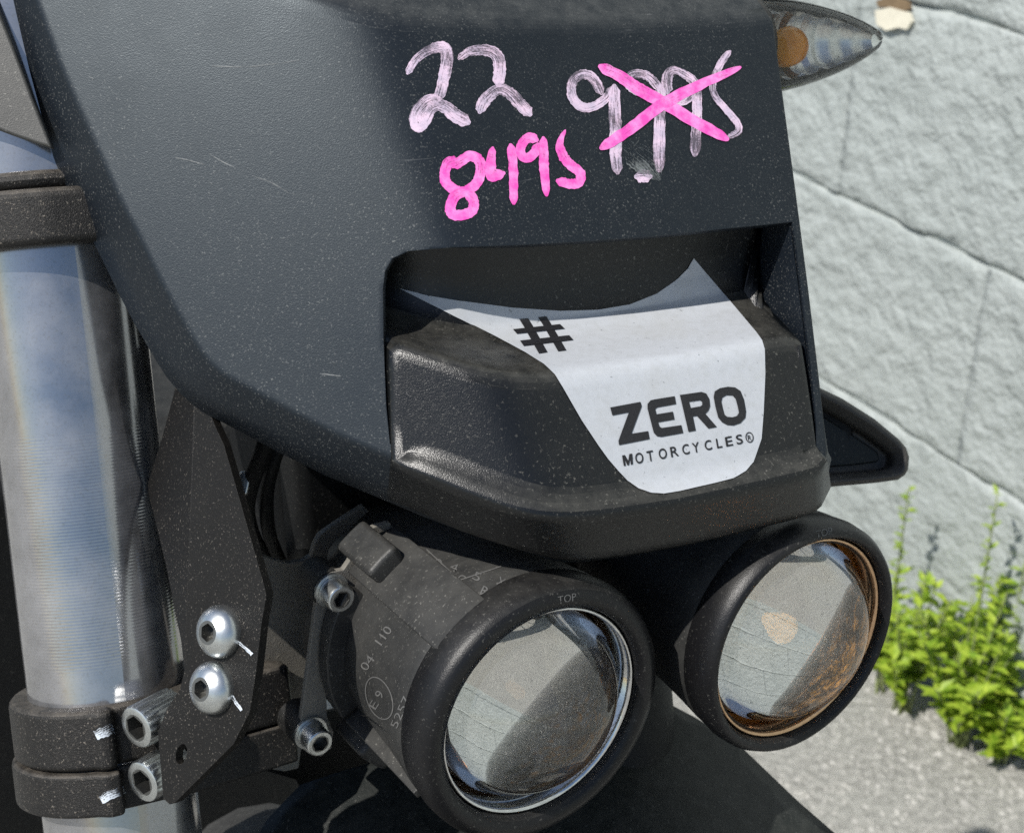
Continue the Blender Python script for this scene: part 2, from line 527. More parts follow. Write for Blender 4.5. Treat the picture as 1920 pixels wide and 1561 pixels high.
m, nt, bs = newmat('ground_concrete')
co = nd(nt, 'ShaderNodeTexCoord').outputs['Object']
a = noi(nt, co, 130, 5, .7); b = noi(nt, co, 9, 5, .6)
c = mixc(nt, ramp(nt, a, .35, .65), (.24, .235, .215), (.52, .51, .47))
c = mixc(nt, mth(nt, 'MULTIPLY', ramp(nt, b, .45, .7), .5), c, (.42, .42, .38))
nt.links.new(c, bs.inputs['Base Color']); bs.inputs['Roughness'].default_value = .9
bump(nt, bs, mth(nt, 'ADD', a, mth(nt, 'MULTIPLY', noi(nt, co, 420, 3, .6), .4)), .8, .008)
M['ground'] = m
def leafmat(name, c0, c1):
    m, nt, bs = newmat(name)
    co = nd(nt, 'ShaderNodeTexCoord').outputs['Object']
    n = noi(nt, co, 120, 3, .6)
    cc = mixc(nt, ramp(nt, n, .35, .65), c0, c1)
    nt.links.new(cc, bs.inputs['Base Color']); bs.inputs['Roughness'].default_value = .5
    tr = nt.nodes.new('ShaderNodeBsdfTranslucent'); nt.links.new(cc, tr.inputs[0])
    mx = nt.nodes.new('ShaderNodeMixShader'); mx.inputs[0].default_value = .35
    out = nt.nodes['Material Output']
    nt.links.new(bs.outputs[0], mx.inputs[1]); nt.links.new(tr.outputs[0], mx.inputs[2]); nt.links.new(mx.outputs[0], out.inputs[0])
    return m
M['leaf'] = leafmat('weed_leaf', (.18, .32, .02), (.50, .62, .07))
M['stem'] = flat('weed_stem', (.22, .26, .10), .7, .3, 200)
M['grit'] = flat('grit_stone', (.42, .41, .38), .9, .5, 60)

# ------------------------------------------------------------------ ground and wall
g_s = 40
gv = [V((-g_s, -g_s, 0)), V((g_s, -g_s, 0)), V((g_s, g_s, 0)), V((-g_s, g_s, 0))]
gr = mk('ground', gv, [(0, 1, 2, 3)], M['ground'], org=(0, 0, 0))
tag(gr, 'rough pale grey concrete ground beneath the motorcycle', None, kind='structure')

WP = on(1850, 1372, V((0, 0, 0)), UU)
WD = V((-.488, .873, 0)).normalized()
WN = V((-WD.y, WD.x, 0))
if WN.dot(EYE - WP) < 0: WN = -WN
zj = on(1850, 497, WP, WN).z
COURSE = .203
z0 = zj % COURSE
wall = empty('block_wall', WP)
tag(wall, 'painted pale grey concrete block wall behind the motorcycle', 'wall')
back = WP - WN * .006
LEN0, LEN1 = -2.6, 2.8
mk('mortar', *box(back - WN * .09 + WD * ((LEN0 + LEN1) / 2) + UU * 1.25, WD * ((LEN1 - LEN0) / 2), WN * .09, UU * 1.25), M['wall'], wall)
def block_mesh(w, h, nx, ny, seed):
    """one block: slightly uneven face, worn edges"""
    vs_, fs = [], []
    for j in range(ny + 1):
        for i in range(nx + 1):
            u, v = i / nx, j / ny
            e = min(v, 1 - v) * h; eu = min(u, 1 - u) * w
            p = V((u * w, v * h, 0))
            q = p * 14 + V((seed * 3.7, seed * 1.3, seed))
            d = (.0022 * noise.noise(q) + .0014 * noise.noise(q * 3.1) + .0010 * noise.noise(q * 7.3)) * min(1, eu / .02)
            d -= .0060 * max(0, 1 - e / .0085) ** 2 * min(1, max(.06, .55 + 1.9 * noise.noise(q * 1.5 + V((9, 3, 4)))))
            jit = .0006 * noise.noise(q * 4 + V((5, 1, 2)))
            vs_.append((u * w - w / 2, v * h - h / 2 + (jit if j in (0, ny) else 0), d))
    for j in range(ny):
        for i in range(nx):
            a = j * (nx + 1) + i
            fs.append((a, a + 1, a + nx + 2, a + nx + 1))
    b0 = len(vs_)
    ring = [i for i in range(nx + 1)] + [j * (nx + 1) + nx for j in range(1, ny + 1)] + [ny * (nx + 1) + i for i in range(nx - 1, -1, -1)] + [j * (nx + 1) for j in range(ny - 1, 0, -1)]
    for k in ring: vs_.append((vs_[k][0], vs_[k][1], -.012))
    n = len(ring)
    for k in range(n): fs.append((ring[k], b0 + k, b0 + (k + 1) % n, ring[(k + 1) % n]))
    return vs_, fs
bmeshes = []
for k in range(5):
    dense = True
    v_, f_ = block_mesh(.4059, .2024, 44, 44, k)
    me = bpy.data.meshes.new('block'); me.from_pydata(v_, [], f_); me.update(); me.materials.append(M['wall'])
    me.polygons.foreach_set('use_smooth', [i_ < 44 * 44 for i_ in range(len(me.polygons))])
    bmeshes.append(me)
rm = Matrix((WD, UU, WN)).transposed()   # x along wall, y up, z out
if rm.determinant() < 0: rm = Matrix((-WD, UU, WN)).transposed()
q_wall = rm.to_quaternion()
nb = 0
row = -1
z = z0 - COURSE
while z < 2.4:
    zc = z + COURSE / 2
    if zc > .02:
        s = LEN0 + (.203 if row % 2 else 0)
        while s < LEN1 - .2:
            o = bpy.data.objects.new('block', bmeshes[(nb * 7 + row) % 5]); COL.objects.link(o)
            o.parent = wall
            o.location = WD * (s + .203 + .055) + UU * zc
            o.rotation_mode = 'QUATERNION'; o.rotation_quaternion = q_wall
            nb += 1; s += .406
    row += 1; z += COURSE
def on_wall(x, y, out=.004): return on(x, y, WP + WN * out, WN)
def wall_patch(name, pxs, mat, out):
    pts = [on_wall(x, y, out) for x, y in pxs]
    return mk(name, *prism(pts, -WN * .004), mat, wall)
wall_patch('paint_chip', [(1640, 20), (1668, 14), (1702, 24), (1708, 42), (1700, 56), (1684, 52), (1660, 58), (1643, 46)], M['chip'], .0055)
wall_patch('stain', [(1642, 2), (1668, -6), (1700, 4), (1704, 18), (1690, 22), (1664, 14), (1646, 14)], M['chipbrown'], .0050)

# ------------------------------------------------------------------ motorcycle
th = R(36)
NF = FD * math.cos(th) + UU * math.sin(th)
PF = at(1100, 750, .455)
CT, CB = on(690, 33, PF, NF), on(1010, 962, PF, NF)
NL = rot(NF, CB - CT, R(33))
if NL.dot(LT) > 0: NL = rot(NF, CB - CT, -R(33))
BASE = V((CB.x, CB.y, 0)) + LT * .048
bike = empty('motorcycle', BASE)
tag(bike, 'black electric motorcycle parked beside the grey block wall, showing front mask and twin headlamps', 'motorcycle')

def onF(x, y, lift=0): return on(x, y, PF + NF * lift, NF)
def onL(x, y, lift=0): return on(x, y, CB + NL * lift, NL)


def pix(P):
    v = P - EYE; d = v.dot(FW)
    return (CX + FPX * v.dot(RT) / d, CY - FPX * v.dot(UPV) / d)
def surf(x, y, lift=0.0, k=None):
    """face of the mask: two planes meeting in a soft vertical crease"""
    if k is None: k = .0065 if lift < .001 else .0045
    r = ray(x, y)
    tl = (CB + NL * lift - EYE).dot(NL) / r.dot(NL)
    tf = (PF + NF * lift - EYE).dot(NF) / r.dot(NF)
    return EYE + r * (((tl + tf) + math.sqrt((tl - tf) ** 2 + k * k)) / 2)
def snorm(x, y, lift=0.0):
    n = (surf(x + 4, y, lift) - surf(x - 4, y, lift)).cross(surf(x, y + 4, lift) - surf(x, y - 4, lift)).normalized()
    return n if n.dot(FW) < 0 else -n
def perp_outer(px, i, w):
    n = len(px)
    a, b = V(px[max(0, i - 1)] + (0,)), V(px[min(n - 1, i + 1)] + (0,))
    t = (b - a).normalized()
    return V((px[i][0], px[i][1], 0)) + V((-t.y, t.x, 0)) * w
def panel(ring, lift, K, hole=None, step=12):
    """ring: (edge px, outward polyline or px of outer edge, rounding). Face sheet plus rounded rim in one mesh."""
    N = len(ring)
    E = [surf(*q[0], lift) for q in ring]
    NN = [snorm(*q[0], lift) for q in ring]
    cen = sum(E, V()) / N
    vs_, apx = [], []
    for i in range(N):
        p, n = E[i], NN[i]
        t = (E[(i + 1) % N] - E[i - 1]).normalized()
        inw = n.cross(t).normalized()
        ax, ay = pix(p + inw * .002)
        # inward side test in picture space against the ring polygon
        if not inside((ax, ay), [q[0] for q in ring]): inw = -inw
        rr = ring[i][2]
        a = p + inw * rr
        apx.append(pix(a))
        a = surf(*apx[-1], lift)
        ol = ring[i][1](p, n) if callable(ring[i][1]) else ring[i][1]
        d = ol[0] - p
        b = p + d.normalized() * min(rr, d.length * .6)
        head = [bez(a, p, b, t_ / 4) for t_ in range(5)]
        h = ring[i][3] if len(ring[i]) > 3 else 0
        if h:
            head = [a, p + inw * (rr * .75) + n * (h * .12), p + inw * (rr * .42) + n * (h * .45), p + inw * (rr * .1) + n * (h * .95), p - inw * .0011 + n * (h * .88)]
            b = head[-1]
            ol = [q_ + n * (h * .25) for q_ in ol]
        vs_ += head + resample([b] + list(ol), K - 4)[1:]
    fs = []
    for i in range(N):
        j = (i + 1) % N
        for k in range(K - 1):
            fs.append((i * K + k, j * K + k, j * K + k + 1, i * K + k + 1))
    fp, ff = fill2([apx] + ([hole] if hole else []), step, True)
    b0 = len(vs_)
    vs_ += [surf(x, y, lift) for x, y in fp]
    fs += [tuple(b0 + k for k in f) for f in ff]
    return vs_, fs
def inside(p, poly):
    c = False
    n = len(poly)
    for i in range(n):
        (x1, y1), (x2, y2) = poly[i], poly[i - 1]
        if (y1 > p[1]) != (y2 > p[1]) and p[0] < (x2 - x1) * (p[1] - y1) / (y2 - y1) + x1: c = not c
    return c
def finish(o, merge=1e-5):
    bm = bmesh.new(); bm.from_mesh(o.data)
    bmesh.ops.remove_doubles(bm, verts=bm.verts, dist=merge)
    bmesh.ops.recalc_face_normals(bm, faces=bm.faces)
    bm.to_mesh(o.data); bm.free()
    me = o.data
    # turn every face towards the front
    tot = sum(p.normal.dot(NF) * p.area for p in me.polygons)
    if tot < 0: me.flip_normals()
    me.polygons.foreach_set('use_smooth', [True] * len(me.polygons))

BD = .013
inL = [(-5, -200), (27, -113), (69, 0), (110, 113), (142, 190), (175, 263), (219, 362), (263, 449), (293, 512), (321, 566), (345, 608), (362, 638), (376, 660), (392, 680), (410, 697), (431, 711), (455, 723), (505, 750), (554, 777), (640, 820), (733, 859), (820, 896)]
inC = [(880, 920), (930, 939), (970, 953), (1005, 962), (1040, 966), (1075, 966), (1112, 963)]
coC = [(868, 998), (912, 1012), (958, 1026), (1005, 1038), (1050, 1047), (1085, 1050), (1130, 1047)]
inF = [(1180, 954), (1260, 942), (1340, 925), (1420, 907), (1480, 893), (1515, 884)]
wF = [(1198, 1038), (1280, 1024), (1360, 1005), (1440, 986), (1498, 971), (1528, 960)]
corner = [((1533, 876), (1542, 948)), ((1545, 864), (1557, 915)), ((1552, 846), (1563, 866))]
rightUp = [(1546, 790), (1536, 700), (1518, 550), (1500, 410), (1482, 275), (1465, 150), (1450, 40)]
topF = [(1440, 27), (1395, 33), (1300, 39), (1200, 43), (1050, 45), (900, 43), (800, 40), (740, 36), (690, 27), (640, 14), (590, -2)]
topL = [(480, -40), (300, -110), (130, -175)]
RB = (-FD * .9 + LT * .10).normalized()
TB = (-FD * .85 + UU * .42).normalized()
def px_out(w, depth, back): 
    return lambda p, n: [surf(w[0], w[1], -depth), surf(w[0], w[1], -depth) - n * back]
def dir_out(d, l0, l1): return lambda p, n: [p + d * l0, p + d * l1]
ring = []
allin = inL + inC[:1]
for i, q in enumerate(inL):
    o = perp_outer(allin, i, 84 - 6 * i / len(inL)); ring.append((q, px_out((o.x, o.y), BD, .012), .0015))
for q, w in zip(inC, coC): ring.append((q, px_out(w, BD, .012), .0035))
for q, w in zip(inF, wF): ring.append((q, px_out(w, BD, .012), .0035))
for q, w in corner: ring.append((q, px_out(w, BD, .012), .0012))
for q in rightUp: ring.append((q, dir_out(RB, .02, .055), .0009))
for q in topF + topL: ring.append((q, dir_out(TB, .02, .06), .0035))
hole = [(731, 832), (724, 760), (719, 640), (718, 540), (722, 508), (736, 484), (765, 471), (850, 464), (980, 459), (1100, 452), (1220, 443), (1340, 431), (1440, 421), (1486, 416), (1494, 470), (1509, 590), (1524, 720), (1531, 800), (1530, 832), (1490, 850), (1300, 890), (1120, 920), (1010, 920), (880, 875)]
hs_ = []
for i, q in enumerate(hole):                      # denser loop so the opening follows the crease
    q2 = hole[(i + 1) % len(hole)]
    m_ = max(1, int(math.hypot(q2[0] - q[0], q2[1] - q[1]) / 40))
    hs_ += [(q[0] + (q2[0] - q[0]) * t / m_, q[1] + (q2[1] - q[1]) * t / m_) for t in range(m_)]
pv, pf = panel(ring, 0.0, 8, hs_)
M['mask'].node_tree.nodes['Principled BSDF'].inputs['Specular Tint'].default_value = (.82, .93, 1, 1)  # bluish tint stands in for sky reflected on the black plastic
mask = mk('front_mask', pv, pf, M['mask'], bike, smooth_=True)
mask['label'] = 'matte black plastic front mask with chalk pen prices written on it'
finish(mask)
sol = mask.modifiers.new('thick', 'SOLIDIFY'); sol.thickness = .0034; sol.offset = -1
b_ = mask.modifiers.new('bevel', 'BEVEL'); b_.width = .0006; b_.segments = 2; b_.limit_method = 'ANGLE'; b_.angle_limit = R(60)

# --- scoop insert: bulging lower body with a shelf running back under the upper panel
LI = .0012
ring = []
lg = .0034
for q, w, r_, h_ in [((742, 861), (728, 935), .0015, .0006), ((756, 867), (740, 941), .004, lg * .6), ((780, 878), (762, 950), .0075, lg * .9), ((820, 895), (800, 966), .0085, lg)]:
    ring.append((q, px_out(w, BD - LI, .006), r_, h_))
for q, w in zip(inC, coC): ring.append((q, px_out(w, BD - LI, .006), .0085, lg))
for q, w in zip(inF, wF): ring.append((q, px_out(w, BD - LI, .006), .0085, lg))
for q, w in [((1528, 876), (1538, 951)), ((1538, 862), (1556, 914))]: ring.append((q, px_out(w, BD - LI, .006), .0075, lg * .8))
BKd = (-FD + UU * .05).normalized()
for q in [(1536, 838), (1528, 770), (1516, 690), (1508, 645)]: ring.append((q, dir_out(BKd, .012, .035), .003))
SH = [(.006, -.0001), (.016, -.0005), (.026, -.0006), (.034, .0020), (.038, .008), (.040, .018), (.041, .032)]
def shelf(p, n):
    k_ = min(1, max(0, (pix(p)[0] - 1330) / 150)) * .30
    return [p - FD * a + UU * b + LT * (a * k_) for a, b in SH]
for q in [(1500, 640), (1478, 634), (1440, 641), (1380, 652), (1300, 666), (1200, 682), (1110, 695), (1060, 701), (1010, 704), (960, 702), (910, 693), (868, 682), (820, 668), (780, 656), (754, 650)]:
    ring.append((q, shelf, .0042))
for q in [(736, 662), (733, 700), (737, 790)]: ring.append((q, dir_out(BKd, .012, .03), .002))
pv, pf = panel(ring, LI, 13)
insert = mk('scoop_insert', pv, pf, M['insert'], bike, smooth_=True)
finish(insert)

bpy.context.view_layer.update()
BM, BI = bvh_of(mask), bvh_of(insert)

# --- sticker and print
stick = [(750, 541), (800, 553), (870, 565), (960, 577), (1050, 583), (1120, 581), (1180, 571), (1230, 551), (1265, 527), (1288, 504), (1300, 484), (1330, 520), (1380, 579), (1418, 624), (1428, 638), (1433, 655), (1434, 700), (1431, 770), (1427, 822), (1412, 866), (1398, 883), (1375, 897), (1340, 906), (1309, 913), (1275, 921), (1244, 926), (1220, 924), (1197, 916), (1176, 901), (1159, 883), (1140, 861), (1122, 836), (1090, 788), (1055, 727), (1040, 703), (1020, 684), (985, 662), (930, 632), (850, 592)]
sp, sf = fill2([stick], 9)
sticker = drop('sticker', sp, sf, BI, .00035, M['sticker'], insert)
sticker['label'] = 'white vinyl sticker with black maker lettering and hash sign'
def cr(pts, ox, oy, s): return [(ox + x * s, oy + y * s) for x, y in pts]
S6 = 1 / 6
Zl = [(135, 385), (475, 322), (490, 370), (375, 680), (562, 650), (578, 740), (235, 808), (228, 760), (345, 440), (160, 475)]
El = [(860, 258), (876, 347), (665, 385), (642, 402), (655, 462), (840, 432), (858, 520), (675, 552), (690, 600), (715, 615), (935, 583), (956, 672), (710, 716), (660, 708), (625, 670), (555, 400), (555, 345), (590, 305), (630, 295)]
Rl = [(918, 245), (1160, 210), (1215, 228), (1250, 290), (1258, 370), (1240, 420), (1205, 455), (1335, 605), (1238, 622), (1110, 480), (1065, 487), (1097, 645), (1015, 660)]
Rh = [(1022, 322), (1145, 305), (1168, 320), (1170, 355), (1150, 372), (1040, 392)]
Ol = [(1460, 152), (1540, 160), (1600, 200), (1640, 300), (1662, 430), (1655, 500), (1600, 560), (1520, 588), (1450, 582), (1390, 550), (1350, 500), (1318, 380), (1298, 270), (1310, 205), (1370, 168)]
Oh = [(1440, 248), (1510, 250), (1545, 290), (1570, 380), (1582, 445), (1560, 480), (1510, 495), (1450, 490), (1420, 465), (1400, 390), (1385, 320), (1395, 275)]
for nm, cs in (('letter_z', [Zl]), ('letter_e', [El]), ('letter_r', [Rl, Rh]), ('letter_o', [Ol, Oh])):
    p_, f_ = fill2([cr(c_, 1120, 700, S6) for c_ in cs], 12)
    drop('letter', p_, f_, BI, .0006, M['print'], insert)
s4 = 400 / 1920
for b_ in ([(1212, 665), (1292, 657), (1470, 975), (1392, 987)], [(1382, 648), (1455, 640), (1640, 958), (1565, 967)]):
    p_, f_ = fill2([cr(b_, 720, 460, s4)], 9); drop('hash_bar', p_, f_, BI, .0006, M['print'], insert)
for b_ in ([(1155, 768), (1580, 722), (1622, 762), (1190, 808)], [(1222, 873), (1665, 825), (1702, 866), (1252, 920)]):
    p_, f_ = fill2([cr(b_, 720, 460, s4)], 9); drop('hash_bar', p_, f_, BI, .00072, M['print'], insert)
def text2d(s, off=.0, size=1.0, spacing=1.0):
    cu = bpy.data.curves.new('t', 'FONT'); cu.body = s; cu.size = size; cu.offset = off; cu.space_character = spacing; cu.resolution_u = 4; cu.fill_mode = 'FRONT'
    ob_ = bpy.data.objects.new('t', cu); COL.objects.link(ob_)
    bpy.context.view_layer.update()
    me = bpy.data.meshes.new_from_object(ob_.evaluated_get(bpy.context.evaluated_depsgraph_get()))
    pts = [(v.co.x, v.co.y) for v in me.vertices]; fs = [tuple(p.vertices) for p in me.polygons]
    bpy.data.objects.remove(ob_, do_unlink=True); bpy.data.curves.remove(cu); bpy.data.meshes.remove(me)
    return pts, fs
def lay_text(name, s, p0, p1, upv, bvhs, off, mat, parent, bold=.0, spacing=1.0, up1=None):
    pts, fs = text2d(s, bold, 1.0, spacing)
    xs = [p[0] for p in pts]; x0, x1 = min(xs), max(xs)
    ymax = .73
    q = []
    for x, y in pts:
        t = (x - x0) / (x1 - x0)
        u = upv if up1 is None else (upv[0] + (up1[0] - upv[0]) * t, upv[1] + (up1[1] - upv[1]) * t)
        q.append((p0[0] + (p1[0] - p0[0]) * t + u[0] * y / ymax, p0[1] + (p1[1] - p0[1]) * t + u[1] * y / ymax))
    return drop(name, q, fs, bvhs, off, mat, parent)
p_, f_ = fill2([cr([(268, 925), (300, 918), (338, 985), (350, 908), (382, 902), (390, 1022), (366, 1028), (360, 950), (345, 1032), (328, 1035), (296, 965), (310, 1038), (288, 1043)], 1120, 700, S6)])
drop('letter', p_, f_, BI, .0006, M['print'], insert)
for k, chx in enumerate('MOTORCYCLES'):
    if k == 0: continue
    pos = [(1168, 1185), (1190, 1206), (1212, 1225), (1234, 1250), (1256, 1271.5), (1278, 1292), (1297, 1311), (1320, 1334), (1342, 1353), (1359, 1373), (1379, 1392)][k]
    yb_ = lambda x: 874 - (x - 1168) * .192
    h_ = 20.5 - 2.5 * k / 10
    lay_text('letter', chx, (pos[0] + 1, yb_(pos[0])), (pos[1], yb_(pos[1])), (-3.2, -h_), BI, .0006, M['print'], insert, bold=.012)
# registered mark: ring and letter
def ringc(cx, cy, rx, ry, a, n=28): return [(cx + rx * math.cos(t) * math.cos(a) - ry * math.sin(t) * math.sin(a), cy + rx * math.cos(t) * math.sin(a) + ry * math.sin(t) * math.cos(a)) for t in [2 * math.pi * k / n for k in range(n)]]
p_, f_ = fill2([ringc(1403.5, 820, 7.6, 10, -.15), ringc(1403.5, 820, 5.9, 8.2, -.15)])
drop('letter', p_, f_, BI, .0006, M['print'], insert)
lay_text('letter', 'R', (1401, 826), (1407.5, 825), (-1.6, -10), BI, .0006, M['print'], insert, bold=.01)

# --- chalk pen writing on the mask
def stroke(name, pts, w, mat, off, crop, parent=mask, nsub=7):
    ox, oy, s = crop
    P = smooth([V((ox + x * s, oy + y * s, 0)) for x, y in pts], nsub)
    n = len(P)
    q, uv, fs = [], [], []
    acc = 0
    ws = w if isinstance(w, (list, tuple)) else (w, w, w)
    for i, p in enumerate(P):
        t = (P[min(n - 1, i + 1)] - P[max(0, i - 1)]).normalized()
        nn = V((-t.y, t.x, 0))
        if i: acc += (p - P[i - 1]).length
        f = i / (n - 1) * (len(ws) - 1); k = min(len(ws) - 2, int(f))
        ww = (ws[k] + (ws[k + 1] - ws[k]) * (f - k)) * s / 2
        endf = min(1, (.55 + .45 * min(i, n - 1 - i) / 2))
        for c_ in (-1, -.5, 0, .5, 1):
            j = 1 + .16 * noise.noise(V((acc * .30, c_ * 3, off * 9e4))) + .10 * noise.noise(V((acc * .9, c_ * 5, off * 7e4))) if abs(c_) == 1 else 1
            ext = 0
            if i == 0: ext = -ww * .5 * (1 - c_ * c_) ** .5
            if i == n - 1: ext = ww * .5 * (1 - c_ * c_) ** .5
            pp = p + nn * (ww * c_ * j * endf) + t * ext
            q.append((pp.x, pp.y)); uv.append((acc * .00016, c_ * ww * .00016 + off * 50))
    for i in range(n - 1):
        for c_ in range(4):
            a = i * 5 + c_
            fs.append((a, a + 1, a + 6, a + 5))
    return drop(name, q, fs, BM, off, mat, parent, uvs=uv)
A_ = (740, 60, 370 / 1604); B_ = (1040, 80, 380 / 1920)
ow = .00014
wr = [
 ('chalk', [(105, 335), (160, 240), (240, 170), (330, 132), (395, 130), (425, 185), (415, 290), (390, 410), (362, 540)], (58, 70, 105, 100, 85), A_),
 ('chalk', [(362, 545), (270, 560), (190, 640), (170, 720), (195, 770), (250, 720), (300, 630), (360, 600)], (80, 100, 105, 100, 80, 70), A_),
 ('chalk', [(350, 590), (420, 620), (490, 680), (590, 735)], (90, 110, 110), A_),
 ('chalk', [(520, 218), (600, 165), (700, 150), (790, 165), (845, 225), (852, 320), (840, 430)], (50, 80, 100, 105, 95), A_),
 ('chalk', [(690, 650), (715, 585), (790, 500), (860, 465), (940, 505), (1020, 590), (1095, 668)], (75, 105, 90, 95, 100, 95), A_),
 ('pink', [(500, 1050), (435, 1065), (405, 1150), (420, 1230), (500, 1290), (580, 1295), (670, 1220), (698, 1120), (680, 1040), (610, 1010), (540, 1050), (475, 1090)], 85, A_),
 ('pink', [(560, 1300), (485, 1340), (450, 1430), (475, 1485), (560, 1485), (630, 1450), (638, 1370), (590, 1310)], 85, A_),
 ('pink', [(795, 945), (780, 1060), (790, 1165), (880, 1150)], (50, 80, 100, 75), A_),
 ('pink', [(940, 925), (958, 1050), (964, 1200), (966, 1390)], (70, 78, 68), A_),
 ('pink', [(1150, 880), (1090, 860), (1035, 910), (1020, 985), (1070, 1028), (1135, 985), (1160, 920)], 78, A_),
 ('pink', [(1205, 865), (1208, 980), (1212, 1120), (1232, 1325)], (60, 80, 78, 60), A_),
 ('pink', [(1384, 800), (1340, 905), (1365, 1010), (1430, 1085), (1505, 1150), (1495, 1225), (1420, 1237), (1325, 1212)], (20, 75, 80, 80, 80, 75), A_),
 ('chalk', [(440, 480), (385, 375), (310, 310), (225, 315), (160, 390), (160, 500), (215, 590), (300, 622), (400, 590), (490, 520), (530, 440)], (90, 95, 90, 90, 85, 80), B_),
 ('chalk', [(560, 420), (565, 620), (572, 850), (575, 1050), (592, 1230)], (100, 120, 118, 95), B_),
 ('chalk', [(775, 1272), (835, 1268), (895, 1268)], (110, 120, 115), B_),
 ('chalk', [(985, 440), (900, 340), (800, 300), (710, 320), (690, 400), (760, 465), (870, 500)], (80, 85, 75, 60), B_),
 ('chalk', [(1000, 420), (995, 600), (988, 800), (985, 1205)], (90, 105, 112, 115), B_),
 ('chalk', [(1060, 470), (1056, 380), (1080, 290), (1145, 268), (1240, 315), (1325, 400), (1345, 600), (1340, 800), (1322, 1060)], (110, 100, 70, 85, 95, 105), B_),
 ('chalk', [(1310, 500), (1230, 565), (1140, 580)], (70, 60, 40), B_),
 ('chalk', [(1655, 90), (1575, 190), (1515, 330), (1490, 430), (1520, 520), (1620, 640), (1720, 760), (1738, 830), (1700, 870), (1640, 893)], (55, 80, 60, 65, 70, 50), B_),
 ('pink', [(430, 232), (620, 330), (800, 450), (1000, 560), (1300, 740), (1625, 915)], (100, 112, 120, 112, 95), B_),
 ('pink', [(440, 1000), (700, 830), (1000, 600), (1300, 440), (1750, 240)], (95, 110, 112, 105, 55), B_),
 ('smudge', [(640, 960), (760, 1060), (880, 1160), (980, 1290)], (60, 240, 240, 90), B_),
]
for k, (mt, pts, w, cp) in enumerate(wr):
    stroke('chalk_stroke', pts, w, M[mt], ow + k * .000014, cp)

M['scratch'] = ink('scuff', (.20, .21, .21), (.26, .27, .27), .52, .2, .0)
PXC = (0, 0, 1)
for k, pts in enumerate([[(392, 288), (415, 302), (440, 314)], [(474, 330), (510, 343), (541, 362)], [(398, 124), (470, 125), (562, 113)], [(166, 143), (176, 148)], [(330, 296), (352, 300), (384, 309)], [(600, 700), (640, 705)]]):
    stroke('scuff', pts, (1.4, 2.2, 1.4), M['scratch'], .00012, PXC)
# --- fork leg with clamps
FA0, FA1 = at(116, 540, .508), at(197, 1250, .520)
FAX = (FA0 - FA1).normalized()          # up the leg
FR = .0267
def fork_tube(name, O, lo, hi, r, mat, parent, v0=0.0):
    A, e1, e2 = frame(FAX, FD)
    seg = 64; rows = 40
    vs_, uv, fs = [], [], []
    for j in range(rows + 1):
        a = lo + (hi - lo) * j / rows
        for k in range(seg + 1):
            p = 2 * math.pi * k / seg
            vs_.append(O + A * a + (e1 * math.cos(p) + e2 * math.sin(p)) * r); uv.append((p * r, -a + v0))
    for j in range(rows):
        for k in range(seg):
            a = j * (seg + 1) + k
            fs.append((a, a + 1, a + seg + 2, a + seg + 1))
    return mk(name, vs_, fs, mat, parent, smooth_=True, uvs=uv)
# v coordinate: 0 at pixel y ~ 640
FM = at(127.5, 640, .510)
fork_tube('fork_tube', FA1, -.45, .24, FR, M['tube'], bike, v0=(FM - FA1).dot(FAX) )
FX = LT - FAX * LT.dot(FAX); FX.normalize()         # right across the leg
FY = FAX.cross(FX)
if FY.dot(FD) < 0: FY = -FY                          # forward of the leg
def outl(pts): return [FX * x + FY * y for x, y in pts]
def arc(r, a0, a1, n=14): return [(r * math.sin(R(a0 + (a1 - a0) * k / n)), r * math.cos(R(a0 + (a1 - a0) * k / n))) for k in range(n + 1)]
# lower clamp, two stacked bands; front lug stepped for the pinch bolts
yc = lambda y: (FA1 + FAX * 0).lerp(FA0, (1250 - y) / 710.0)
def clamp(name, ytop, ybot, pts, mat, bev=.002):
    top, bot = yc(ytop), yc(ybot)
    o = outl(pts)
    v_, f_ = prism([top + p for p in o], (bot - top))
    return mk(name, v_, f_, mat, bike, bev=bev, seg=3)
RC = .0310
body = arc(RC, 10, -200, 26)         # front -> left -> back
body_pts = [(-.0046, .0338), (-.009, .0340)] + [(x, y) for x, y in arc(RC + .002, -22, -170, 24)] + [(.02, -.026), (.045, -.012), (.060, .012), (.060, .020), (.022, .0290), (-.0040, .0296)]
clamp('fork_clamp', 1285, 1394, [(x, y) for x, y in body_pts], M['casting'], .0025)
body_pts2 = [(-.0042, .0350), (-.009, .0352)] + arc(RC + .0032, -22, -170, 24) + [(.02, -.026), (.045, -.012), (.060, .012), (.060, .020), (.022, .0290), (-.0036, .0296)]
clamp('fork_clamp', 1397, 1476, body_pts2, M['casting'], .0014)
RU = .0345
up_pts = [(.05, .034), (.02, .0385)] + arc(RU + .0035, -8, -175, 24) + [(.05, -.03), (.08, -.01), (.08, .02)]
clamp('triple_clamp', 372, 470, up_pts, M['casting'], .003)
up_pts2 = [(.05, .026), (.015, .030)] + arc(.0305, -14, -175, 24) + [(.05, -.026), (.07, -.01), (.07, .015)]
clamp('clamp_collar', 338, 371, up_pts2, M['casting'], .004)
# rubber cap ring above
v_, f_ = lathe(yc(302), FAX, [(-.0005, FR), (-.0005, FR + .0012), (.0015, FR + .0012), (.0015, FR)], 64)
mk('fork_cap', *lathe(FA1 + FAX * .24, FAX, [(-.002, .0001), (-.002, FR + .001), (.006, FR + .001), (.010, FR - .006), (.010, .0001)], 48), M['black'], bike, smooth_=True, sharp=40)
